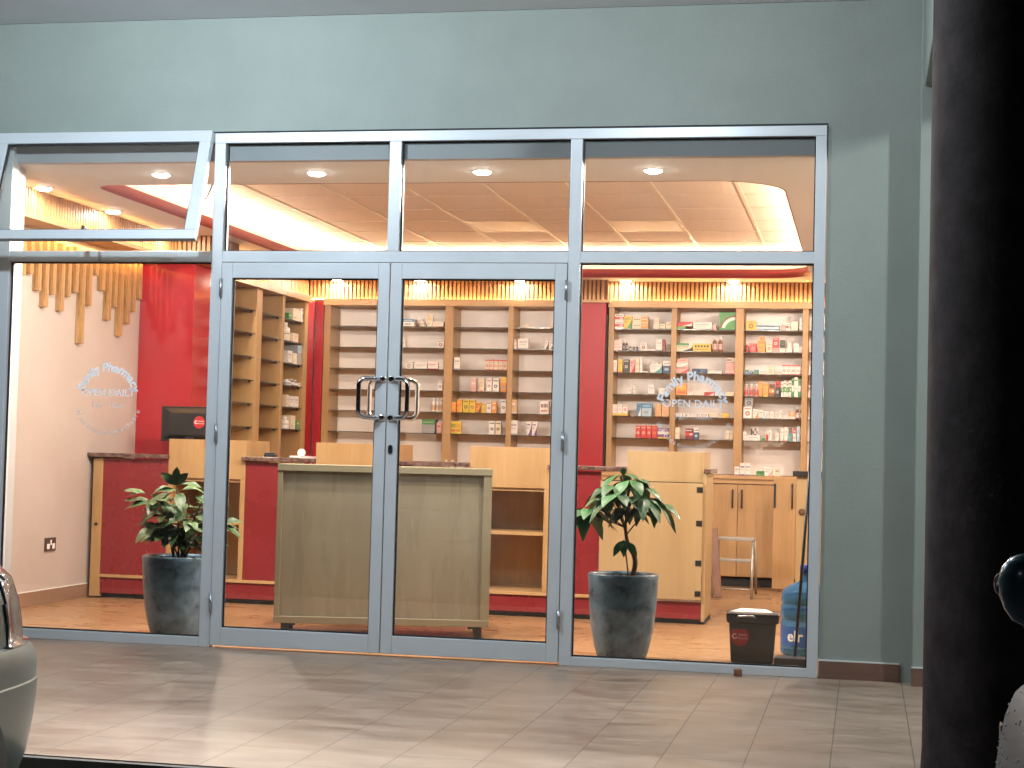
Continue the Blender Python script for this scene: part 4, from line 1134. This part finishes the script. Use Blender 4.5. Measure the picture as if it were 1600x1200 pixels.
('B3',3,'q',-3.172,-3.132,0,0.094,'C','R'),
('B3',3,'q',-3.131,-3.092,0,0.094,'C','R'),
('B3',3,'q',-3.09,-3.051,0,0.094,'C','R'),
('B3',3,'q',-3.049,-3.01,0,0.094,'C','R'),
('B3',3,'q',-3.009,-2.968,0,0.094,'C','R'),
('B3',4,'b',-3.301,-3.251,0,0.117,'P','W'),
('B3',4,'l',-3.222,-3.173,0,0.117,'C','P'),
('B3',4,'d',-3.152,-3.103,0,0.117,'W','R'),
('B3',4,'d',-3.097,-3.037,0,0.117,'W','K'),
('B3',4,'t',-3.023,-2.969,0,0.135,'O','Y'),
('B3',5,'d',-3.478,-3.428,0,0.093,'O','Y'),
('B3',5,'c',-3.425,-3.375,0,0.117,'O','Y'),
('B3',5,'d',-3.37,-3.31,0,0.117,'Y','K'),
('B3',5,'d',-3.308,-3.253,0,0.117,'Y','A'),
('B3',5,'c',-3.251,-3.198,0,0.093,'O','A'),
('B3',5,'d',-3.196,-3.151,0,0.087,'Y','E'),
('B3',5,'d',-3.149,-3.104,0,0.105,'W','A'),
('B3',5,'d',-3.101,-3.055,0,0.105,'O','W'),
('B3',5,'d',-3.013,-2.966,0,0.123,'W','K'),
('B3',6,'m',-3.479,-3.429,0,0.114,'Y','G'),
('B3',6,'m',-3.427,-3.379,0,0.114,'Y','O'),
('B3',6,'d',-3.119,-3.067,0,0.12,'W','N'),
('B3',6,'d',-3.06,-3.008,0,0.12,'C','K'),
('B3',7,'o',-3.484,-3.441,0,0.066,'W','G'),
('B3',7,'o',-3.427,-3.378,0,0.066,'W','G'),
('B3',7,'b',-3.36,-3.3,0,0.036,'W','P'),
('B4',1,'b',-2.591,-2.546,0,0.041,'C','W'),
('B4',1,'b',-2.829,-2.773,0,0.032,'C','E'),
('B4',2,'o',-2.92,-2.881,0,0.087,'W','W'),
('B4',2,'l',-2.873,-2.775,0,0.093,'W','E'),
('B4',2,'c',-2.629,-2.593,0,0.075,'W','K'),
('B4',2,'c',-2.589,-2.544,0,0.075,'W','K'),
('B4',5,'l',-2.927,-2.87,0,0.124,'X','W'),
('B4',5,'m',-2.657,-2.576,0,0.116,'W','M'),
('B4',6,'l',-2.921,-2.856,0,0.132,'W','E'),
('B4',6,'c',-2.774,-2.727,0,0.126,'W','V'),
('B4',6,'c',-2.722,-2.673,0,0.126,'W','V'),
('B2',1,'t',-3.957,-3.845,0,0.069,'W','B'),
('B2',1,'o',-3.811,-3.745,0,0.069,'W','C'),
('B2',1,'b',-3.722,-3.672,0,0.113,'C','Y'),
('B2',1,'l',-3.669,-3.57,0,0.044,'W','O'),
('B2',2,'b',-3.957,-3.923,0,0.069,'W','E'),
('B2',2,'d',-3.627,-3.562,0,0.071,'W','M'),
('B2',3,'d',-3.919,-3.848,0,0.065,'W','E'),
('B2',3,'l',-3.839,-3.713,0,0.053,'W','E'),
('B2',3,'l',-3.705,-3.609,0,0.065,'W','R'),
('B2',3,'b',-3.604,-3.559,0,0.09,'W','C'),
('B2',4,'d',-3.608,-3.562,0,0.091,'W','N'),
('B2',5,'o',-3.668,-3.628,0,0.125,'W','X'),
('B2',5,'o',-3.625,-3.594,0,0.125,'W','X'),
('B2',5,'o',-3.59,-3.561,0,0.125,'W','X'),
('B2',6,'t',-3.749,-3.626,0,0.125,'E','G'),
('B2',6,'b',-3.608,-3.561,0,0.1,'P','R'),
('A3',1,'b',5.609,5.694,0.0,0.057,'G','W'),
('A3',1,'b',5.711,5.911,0.0,0.104,'C','W'),
('A3',1,'d',5.92,6.08,0.0,0.124,'W','N'),
('A3',2,'o',5.593,5.703,0.0,0.166,'W','C'),
('A3',2,'l',5.716,5.864,0.0,0.079,'C','P'),
('A3',3,'l',5.611,5.73,0.0,0.111,'W','E'),
('A3',3,'b',5.739,5.851,0.0,0.096,'C','W'),
('A3',3,'t',5.869,6.059,0.0,0.175,'E','L'),
('A3',4,'o',5.654,5.748,0.0,0.053,'W','E'),
('A3',4,'o',5.765,5.843,0.0,0.061,'N','W'),
('A3',4,'o',5.861,5.94,0.0,0.054,'M','W'),
('A3',4,'b',5.948,6.019,0.0,0.036,'W','E'),
('A3',5,'b',5.604,5.68,0.0,0.106,'C','P'),
('A3',5,'l',5.702,5.801,0.0,0.097,'W','E'),
('A3',5,'l',5.818,5.932,0.0,0.101,'W','E'),
('A3',6,'o',5.647,5.741,0.0,0.106,'W','W'),
('A3',6,'b',5.754,5.876,0.0,0.122,'C','W'),
('A3',6,'b',5.898,5.968,0.0,0.085,'G','W'),
('A3',6,'l',5.981,6.048,0.0,0.085,'W','P')]
# ------------------------------------------------------------------ goods on the shelves
CN = {'W': ('white', (0.74, 0.70, 0.66)), 'C': ('cream', (0.68, 0.58, 0.44)), 'R': ('red', (0.50, 0.03, 0.03)), 'P': ('pink', (0.66, 0.38, 0.34)), 'Y': ('yellow', (0.66, 0.46, 0.06)),
      'O': ('orange', (0.68, 0.26, 0.05)), 'G': ('green', (0.06, 0.24, 0.07)), 'B': ('blue', (0.07, 0.20, 0.36)), 'N': ('navy', (0.03, 0.05, 0.13)), 'K': ('black', (0.025, 0.022, 0.022)),
      'T': ('teal', (0.07, 0.27, 0.28)), 'M': ('maroon', (0.17, 0.02, 0.03)), 'A': ('brown', (0.19, 0.075, 0.035)), 'E': ('grey', (0.30, 0.29, 0.30)), 'V': ('purple', (0.16, 0.06, 0.20)), 'L': ('pale blue', (0.34, 0.48, 0.60)), 'X': ('tan', (0.60, 0.38, 0.20))}
GM = {k: mat('pack_' + v[0].replace(' ', '_'), v[1], 0.36, var=0.04, scale=20) for k, v in CN.items()}
def box_item(k, w, d, h, m, a, seed):
    """carton: front at y=0, base z=0, x from 0 to w; printed patches lie 0.4 mm proud"""
    rnd = random.Random(seed); b = MB(); b.box(0, w, 0, d, 0, h, GM[m]); A_ = GM[a]; D_ = GM['K' if m not in 'KNMV' else 'W']
    def patch(x0, x1, z0, z1, mt, y=-0.0004): b.quad((x0 * w, y, z0 * h), (x1 * w, y, z0 * h), (x1 * w, y, z1 * h), (x0 * w, y, z1 * h), mt)
    def disc(cx, cz, r, mt, y=-0.0008, hole=0.0):
        n = 16; P = [(cx * w + r * math.cos(2 * math.pi * i / n), y, cz * h + r * math.sin(2 * math.pi * i / n)) for i in range(n)]
        if hole:
            Q = [(cx * w + r * hole * math.cos(2 * math.pi * i / n), y, cz * h + r * hole * math.sin(2 * math.pi * i / n)) for i in range(n)]
            b.add(P + Q, [(i, (i + 1) % n, n + (i + 1) % n, n + i) for i in range(n)], mt)
        else: b.add(P, [tuple(range(n))], mt)
    def bars(x0, x1, z, t, mt):
        x = x0
        while x < x1 - 0.04:
            l = rnd.uniform(0.05, 0.16); patch(x, min(x + l, x1), z, z + t, mt, -0.0009); x += l + 0.035
    mn = min(w, h)
    if k == 's': patch(0, 1, 0.30, 0.62, A_); bars(0.1, 0.85, 0.76, 0.09, D_); patch(0.55, 0.9, 0.38, 0.52, GM['W'], -0.0009)
    elif k == 'c':
        b.add([(w * 0.35, -0.0004, 0), (w, -0.0004, 0), (w, -0.0004, h * 0.75), (w * 0.8, -0.0004, h * 0.45)], [(0, 1, 2, 3)], A_); bars(0.08, 0.8, 0.72, 0.1, A_ if a not in 'WC' else D_); bars(0.08, 0.45, 0.5, 0.06, D_)
    elif k == 'h': patch(0.56, 1, 0.08, 0.92, A_); bars(0.1, 0.5, 0.5, 0.12, D_); bars(0.62, 0.95, 0.5, 0.12, GM['W'])
    elif k == 'l': bars(0.12, 0.88, 0.62, 0.13, A_ if a != 'W' else GM['W']); bars(0.12, 0.7, 0.42, 0.06, GM['E']); patch(0.0, 1.0, 0.0, 0.09, A_)
    elif k == 'd': disc(0.5, 0.42, mn * 0.27, A_); disc(0.5, 0.42, mn * 0.13, GM[m], -0.0012); bars(0.12, 0.88, 0.80, 0.09, A_)
    elif k == 't': patch(0, 1, 0.62, 1, A_); bars(0.1, 0.85, 0.74, 0.1, GM[m]); patch(0.2, 0.7, 0.2, 0.4, GM['L' if m in 'NB' else 'E'])
    elif k == 'm':
        for i in range(5): patch(0.10 + i * 0.17, 0.21 + i * 0.17, 0.5, 0.78, A_)
        bars(0.12, 0.88, 0.18, 0.14, GM['R'])
    elif k == 'q': patch(0, 1, 0.88, 1, GM['R']); patch(0, 1, 0, 0.07, GM['R']); disc(0.5, 0.42, mn * 0.34, GM['R'], hole=0.55); bars(0.15, 0.85, 0.74, 0.06, GM['E'])
    elif k == 'a':
        for r_, mt, y in ((0.98, GM['A'], -0.0004), (0.86, GM['W'], -0.0008), (0.66, GM['G'], -0.0012)):
            n = 14; P = [(w * (1 - r_ * math.cos(math.pi / 2 * i / n)), y, h * 0.85 * r_ * math.sin(math.pi / 2 * i / n)) for i in range(n + 1)] + [(w, y, 0)]
            b.add(P, [tuple(range(n + 2))], mt)
        patch(0, 1, 0.0, 0.1, GM['G'], -0.0016); bars(0.4, 0.95, 0.86, 0.08, GM['G'])
    else: bars(0.15, 0.8, 0.55, 0.16, A_); patch(0.1, 0.5, 0.2, 0.28, GM['E'])
    return b
def bottle_item(w, h, m, a):
    b = MB(); r = w / 2 * 0.94
    b.lathe([(r * 0.94, 0), (r, 0.003), (r, h * 0.62), (r * 0.9, h * 0.70), (r * 0.45, h * 0.77), (r * 0.42, h * 0.80)], GM[m], (w / 2, r, 0), 20)
    b.lathe([(r * 0.55, h * 0.79), (r * 0.55, h * 0.985), (r * 0.48, h)], GM['W' if m in 'AMPWK' else 'C'], (w / 2, r, 0), 18)
    b.lathe([(r * 1.012, h * 0.14), (r * 1.012, h * 0.52)], GM[a], (w / 2, r, 0), 20, cap=False)
    b.lathe([(r * 1.02, h * 0.36), (r * 1.02, h * 0.42)], GM['E'], (w / 2, r, 0), 20, cap=False)
    return b
BAY = {'C1': 'bay right of red column', 'C2': 'bay behind the lettering', 'C3': 'rightmost full bay', 'B2': 'bay beside door handles', 'B3': 'middle bay behind right door', 'B4': 'bay left of red column', 'A3': 'left wall unit'}
ORD = ['first', 'second', 'third', 'fourth', 'fifth', 'sixth', 'seventh', 'eighth', 'ninth', 'tenth', 'eleventh', 'twelfth', 'thirteenth', 'fourteenth', 'fifteenth', 'sixteenth', 'seventeenth']
SHN = {1: 'top shelf', 2: 'second shelf', 3: 'third shelf', 4: 'fourth shelf', 5: 'fifth shelf', 6: 'lowest shelf', 7: 'worktop'}
PAT = {'s': ' with {} band', 'c': ' with {} corner', 'h': ', half {}', 'l': ' with {} print', 'd': ' with {} dot', 't': ' with {} top', 'm': ' with {} marks', 'q': ' with {} ring', 'a': ' with {} arch', 'b': '', 'o': ' with {} label'}
rows = {}
for it in ITEMS: rows.setdefault((it[0], it[1]), []).append(it)
seed = 0
for (bay, sh), its in rows.items():
    its = sorted(its, key=lambda q: (q[3] + q[4]) / 2)
    base = sorted([q for q in its if q[5] < 0.004], key=lambda q: q[3])
    cols_ = {id(q): [q] for q in base}
    for q in its:
        if q[5] >= 0.004:
            cx = (q[3] + q[4]) / 2
            host = min(base, key=lambda e: 0 if e[3] <= cx <= e[4] else min(abs(e[3] - cx), abs(e[4] - cx)))
            cols_[id(host)].append(q)
    for ci, q0 in enumerate(base):
        st = sorted(cols_[id(q0)], key=lambda q: (q[5], q[3])); seenlab = set()
        for si, q in enumerate(st):
            _, _, k, x0, x1, zb, h, m, a = q; seed += 1
            w = max(0.012, x1 - x0 - 0.002)
            zs = SHZ[sh - 1] if sh < 7 else 0.9575
            rnd = random.Random(seed); dep = min(0.16, max(0.035, w * rnd.uniform(0.7, 1.2)))
            if k == 'o':
                o = bottle_item(w, h, m, a).obj('bottle'); noun = 'bottle'; cat = 'bottle'
            else:
                o = box_item(k, w, dep, h - 0.0006, m, a, seed).obj('medicine_box', None); noun = 'box'; cat = 'medicine box'
            jit = random.Random(int((x0 + 9) * 50) + sh).uniform(0.0, 0.012)
            if bay == 'A3':
                o.location = (XF - 0.016 - jit, x0, zs + zb + 0.0004); o.rotation_euler = (0, 0, R(90))
            else:
                yb = 6.318 if sh < 7 else 6.10
                o.location = (x0, yb + jit, zs + zb + 0.0004)
            lv = ''
            if len(st) == 2: lv = ('lower ', 'upper ')[si]
            elif len(st) == 3: lv = ('bottom ', 'middle ', 'top ')[si]
            elif len(st) > 3: lv = 'bottom ' if si == 0 else 'stacked ' 
            pt = PAT[k].format(CN[a][0]) if m != a else ''
            pos = (ORD[ci] + ' from left') if ci else 'leftmost'
            if len(base) == 1: pos = 'alone'
            if len(st) > 3 and si > 0: pos = ORD[si - 1] + ' piece'
            lab = '%s%s %s%s, %s, %s, %s' % (lv, CN[m][0], noun, pt, pos, SHN[sh], BAY[bay])
            lab = lab.replace('rightmost full bay', 'rightmost full bay')
            tag(o, lab, cat, 'medicine packs in the ' + BAY[bay])

# ------------------------------------------------------------------ parked cars
def car(label, loc, levels, length, paint, glassz, detail):
    """body as stacked plan outlines: levels = (z, nose setback, half width); nose at local y=0, car runs to -length"""
    t = thing('parked_car', label, 'car', loc)
    N_ = 240
    def outline(z, fy, hw, n=4.6):
        pts = []
        cyy = (-fy - length + fy * 0.6) / 2; ry = (length - fy * 1.6) / 2
        for i in range(N_):
            a = 2 * math.pi * i / N_; c_, s_ = math.cos(a), math.sin(a)
            # finer sampling of the corners
            x = hw * math.copysign(abs(c_) ** (2 / n), c_); y = cyy + ry * math.copysign(abs(s_) ** (2 / (n * 1.7)), s_)
            pts.append(Vector((x, y, z)))
        return pts
    L_ = [outline(*q) for q in levels]
    body, bump, lampL, lampR = MB(), MB(), MB(), MB()
    allv = [p for l in L_ for p in l]
    fb, fm, fl, fr = [], [], [], []
    zb0, zb1, zl0, zl1, ly0, lx = detail
    for j in range(len(L_) - 1):
        for i in range(N_):
            k = (i + 1) % N_; f = (j * N_ + i, j * N_ + k, (j + 1) * N_ + k, (j + 1) * N_ + i)
            cc = sum((allv[q] for q in f), Vector()) / 4
            if cc.y > -0.75 and cc.z < zb1: fm.append(f)
            elif cc.y > ly0 and zl0 < cc.z < zl1 and abs(cc.x) > lx: (fl if cc.x < 0 else fr).append(f)
            else: fb.append(f)
    top = (len(L_) - 1) * N_
    body.add(allv, fb + [tuple(top + i for i in range(N_))], paint, True); body.obj('body', t).modifiers.new('crease', 'EDGE_SPLIT').split_angle = R(24)
    o = bump.add(allv, fm, paint, True).obj('bumper', t)
    o.modifiers.new('crease', 'EDGE_SPLIT').split_angle = R(24)
    for nm, ff in (('headlight', fl), ('headlight', fr)):
        if ff:
            o = MB().add(allv, ff, M_['lens'], True).obj(nm, t); md = o.modifiers.new('thick', 'SOLIDIFY'); md.thickness = 0.006; md.offset = 1
    zr = levels[-1][0]; hw = levels[-1][2]
    g1 = [(-hw * 0.93, -1.25), (hw * 0.93, -1.25), (hw * 0.93, -length + 0.45), (-hw * 0.93, -length + 0.45)]
    g2 = [(-hw * 0.76, -1.95), (hw * 0.76, -1.95), (hw * 0.76, -length + 0.85), (-hw * 0.76, -length + 0.85)]
    vs = [(x, y, zr - 0.02) for x, y in g1] + [(x, y, glassz) for x, y in g2]
    for i, nm in enumerate(('windscreen', 'side_window', 'rear_window', 'side_window')):
        k = (i + 1) % 4
        MB().add([vs[i], vs[k], vs[4 + k], vs[4 + i]], [(0, 1, 2, 3)], M_['carglass']).obj(nm, t).modifiers.new('thick', 'SOLIDIFY').thickness = 0.01
    MB().box(-hw * 0.76, hw * 0.76, -length + 0.83, -1.93, glassz - 0.004, glassz + 0.035, paint).obj('roof', t, 0.02)
    hwm = max(q[2] for q in levels)
    for s in (-1, 1):
        for y in (-0.85, -length + 0.85):
            Mx = Matrix.Translation((s * (hwm - 0.10), y, 0.305)) @ Matrix.Rotation(R(90), 4, 'Y')
            wl = MB().lathe([(0.20, -0.10), (0.29, -0.10), (0.305, -0.06), (0.305, 0.06), (0.29, 0.10), (0.20, 0.10)], M_['rubber'], n=36, M=Mx).obj('wheel', t)
            MB().lathe([(0.195, -0.085), (0.06, -0.104), (0.06, 0.104), (0.195, 0.085)], M_['steel'], n=36, M=Mx).obj('rim', wl)
    return t
lev = [(0.20, 0.10, 0.76), (0.26, 0.045, 0.80), (0.34, 0.025, 0.825), (0.44, 0.012, 0.84), (0.52, 0.0, 0.845), (0.575, 0.0, 0.848), (0.58, 0.004, 0.845), (0.63, 0.006, 0.845), (0.67, 0.02, 0.838), (0.69, 0.045, 0.832), (0.695, 0.075, 0.818), (0.76, 0.085, 0.817), (0.83, 0.11, 0.814), (0.90, 0.15, 0.806), (0.96, 0.24, 0.778), (1.0, 0.34, 0.765), (1.02, 0.5, 0.745), (1.03, 0.75, 0.72)]
cl = car('silver green hatchback parked at the left, only its front corner in view', (-3.16, -3.40, -0.25), lev, 3.9, M_['silverpaint'], 1.50, (0.2, 0.685, 0.69, 0.985, -0.50, 0.52))
lev2 = [(0.28, 0.10, 0.78), (0.36, 0.03, 0.83), (0.46, 0.01, 0.85), (0.54, 0.0, 0.855), (0.60, 0.01, 0.855), (0.64, 0.06, 0.85), (0.70, 0.09, 0.845), (0.77, 0.13, 0.835), (0.82, 0.18, 0.82), (0.86, 0.26, 0.79), (0.89, 0.40, 0.74), (0.91, 0.65, 0.70)]
cr = car('wet dark grey off-road car parked at the right with a mirror on its front wing', (1.352, -4.12, -0.25), lev2, 4.0, M_['greypaint'], 1.62, (0.28, 0.63, 0.66, 0.80, -0.13, 0.45))
cr['category'] = 'car'
t = cr
b = MB(); Mx = Matrix.Translation((-0.75, -0.40, 1.04)) @ Matrix.Rotation(R(-14), 4, 'Y')
prof = [(0.004, -0.088), (0.030, -0.082), (0.052, -0.062), (0.064, -0.030), (0.068, 0.005), (0.062, 0.040), (0.046, 0.068), (0.024, 0.084), (0.004, 0.088)]
b.lathe(prof, M_['mirrorcase'], n=32, M=Mx @ Matrix.Scale(0.7, 4, (0, 1, 0))); o = b.obj('wing_mirror', t)
b = MB(); b.tube([(-0.75, -0.40, 0.97), (-0.735, -0.46, 0.92), (-0.715, -0.52, 0.84)], 0.014, M_['black'], 10); b.obj('stalk', o)
ring = []
for k in range(25):
    a = 2 * math.pi * k / 24; ring.append((-0.813 + 0.012 * math.cos(a), -0.39, 1.052 + 0.024 * math.sin(a)))
b = MB(); b.tube(ring, 0.003, M_['chrome'], 8); b.lathe([(0.010, -0.01), (0.012, 0), (0.006, 0.01)], M_['black'], (-0.813, -0.39, 1.045), 12); b.obj('ring', o)
def surf_x(lv, length, z, y, n=4.6):
    j = min(max(q for q in range(len(lv)) if lv[q][0] <= z), len(lv) - 2)
    f = (z - lv[j][0]) / (lv[j + 1][0] - lv[j][0])
    fy = lv[j][1] * (1 - f) + lv[j + 1][1] * f; hw = lv[j][2] * (1 - f) + lv[j + 1][2] * f
    cyy = (-length - fy * 0.4) / 2; ry = (length - fy * 1.6) / 2; t_ = min(0.999, abs(y - cyy) / ry)
    return hw * (1 - t_ ** (n * 1.7)) ** (1 / n)
sx = surf_x(lev2, 4.0, 0.735, -0.62)
m = MB(); m.box(-sx - 0.004, -sx + 0.008, -0.65, -0.60, 0.715, 0.755, M_['black']); m.obj('marker_lamp', t, 0.004)
# rain drops standing on the wing
b = MB(); rnd = random.Random(5)
drop = mat('water_drop_glint', (0.85, 0.86, 0.88), 0.5)  # whitened so the colour stands in for glints on clear water
for k in range(90):
    z = rnd.uniform(0.62, 0.90); i = rnd.random()
    y = rnd.uniform(-1.3, -0.42); hw = surf_x(lev2, 4.0, z, y); r = rnd.uniform(0.0012, 0.0034)
    b.lathe([(r * 0.3, -r), (r, 0), (r * 0.3, r)], drop, (-hw - 0.0005, y, z), 6)
b.obj('rain_drops', t)['kind'] = 'stuff'

# ------------------------------------------------------------------ veranda lamps
def veranda_lamp(x, y, label, power, col):
    t = thing('veranda_lamp', label, 'ceiling light', (x, y, 3.4415), 'ceiling lamps under the veranda roof')
    MB().lathe([(0.10, -0.0005), (0.10, -0.02), (0.085, -0.028), (0.08, -0.02)], M_['lamprim'], n=32, cap=False).obj('rim', t)
    MB().lathe([(0.0795, -0.019), (0.04, -0.022), (0.004, -0.023)], M_['lampcool'], n=32).obj('lens', t)
    l = bpy.data.lights.new('lamp_glow', 'POINT'); l.energy = power; l.color = col; l.shadow_soft_size = 0.07
    o = bpy.data.objects.new('lamp_glow', l); link(o, t); o.location = (0, 0, -0.11)
veranda_lamp(-3.35, -2.1, 'round veranda ceiling lamp over the left part of the shopfront', PV, (0.72, 0.86, 1.0))
veranda_lamp(-1.0, -2.3, 'round veranda ceiling lamp over the middle of the shopfront', PV * .45, (0.80, 0.90, 1.0))
veranda_lamp(2.6, -1.8, 'round veranda ceiling lamp beyond the beam at the right', PV, (0.86, 0.95, 1.0))

# ------------------------------------------------------------------ world, moonlit dusk, camera
wd = bpy.data.worlds.new('World'); SC.world = wd; wd.use_nodes = True
nt = wd.node_tree; bg = nt.nodes['Background']
sky = nt.nodes.new('ShaderNodeTexSky'); sky.sky_type = 'NISHITA'; sky.sun_disc = False
sky.sun_elevation = R(SUN_EL); sky.sun_rotation = R(200); sky.altitude = 1100
nt.links.new(sky.outputs['Color'], bg.inputs['Color']); bg.inputs['Strength'].default_value = SKY
sl = bpy.data.lights.new('sun', 'SUN'); sl.energy = SUN; sl.angle = R(8); sl.color = (0.75, 0.85, 1.0)
so = bpy.data.objects.new('sun', sl); link(so); so.rotation_euler = (R(62), 0, R(-20))
cam = bpy.data.cameras.new('camera'); co = bpy.data.objects.new('camera', cam); link(co)
cam.sensor_fit = 'HORIZONTAL'; cam.sensor_width = 36.0; cam.lens = CAMF / 1600 * 36.0
cam.clip_start = 0.05; cam.clip_end = 500
yw, pt_, rl = CAMA
cy_, sy_, cp, sp, cr_, sr_ = math.cos(yw), math.sin(yw), math.cos(pt_), math.sin(pt_), math.cos(rl), math.sin(rl)
Fw = Vector((-sy_ * cp, cy_ * cp, sp)); Rt = Vector((cy_, sy_, 0)); Up = Rt.cross(Fw)
R2 = Rt * cr_ + Up * sr_; U2 = -Rt * sr_ + Up * cr_
Mx = Matrix((R2, U2, -Fw)).transposed().to_4x4(); Mx.translation = Vector(CAMP)
co.matrix_world = Mx
SC.camera = co
SC.view_settings.view_transform = 'Standard'; SC.view_settings.look = 'None'; SC.view_settings.gamma = 1.0; SC.view_settings.exposure = 0.0
SC.render.engine = 'CYCLES'
cyc = SC.cycles; cyc.max_bounces = 10; cyc.diffuse_bounces = 5; cyc.glossy_bounces = 5; cyc.transmission_bounces = 8; cyc.transparent_max_bounces = 24
cyc.caustics_reflective = False; cyc.caustics_refractive = False; cyc.sample_clamp_indirect = 4.0; cyc.use_denoising = True
for o in SC.objects:
    if o.type == 'MESH' and 'lathe' in o.name: pass
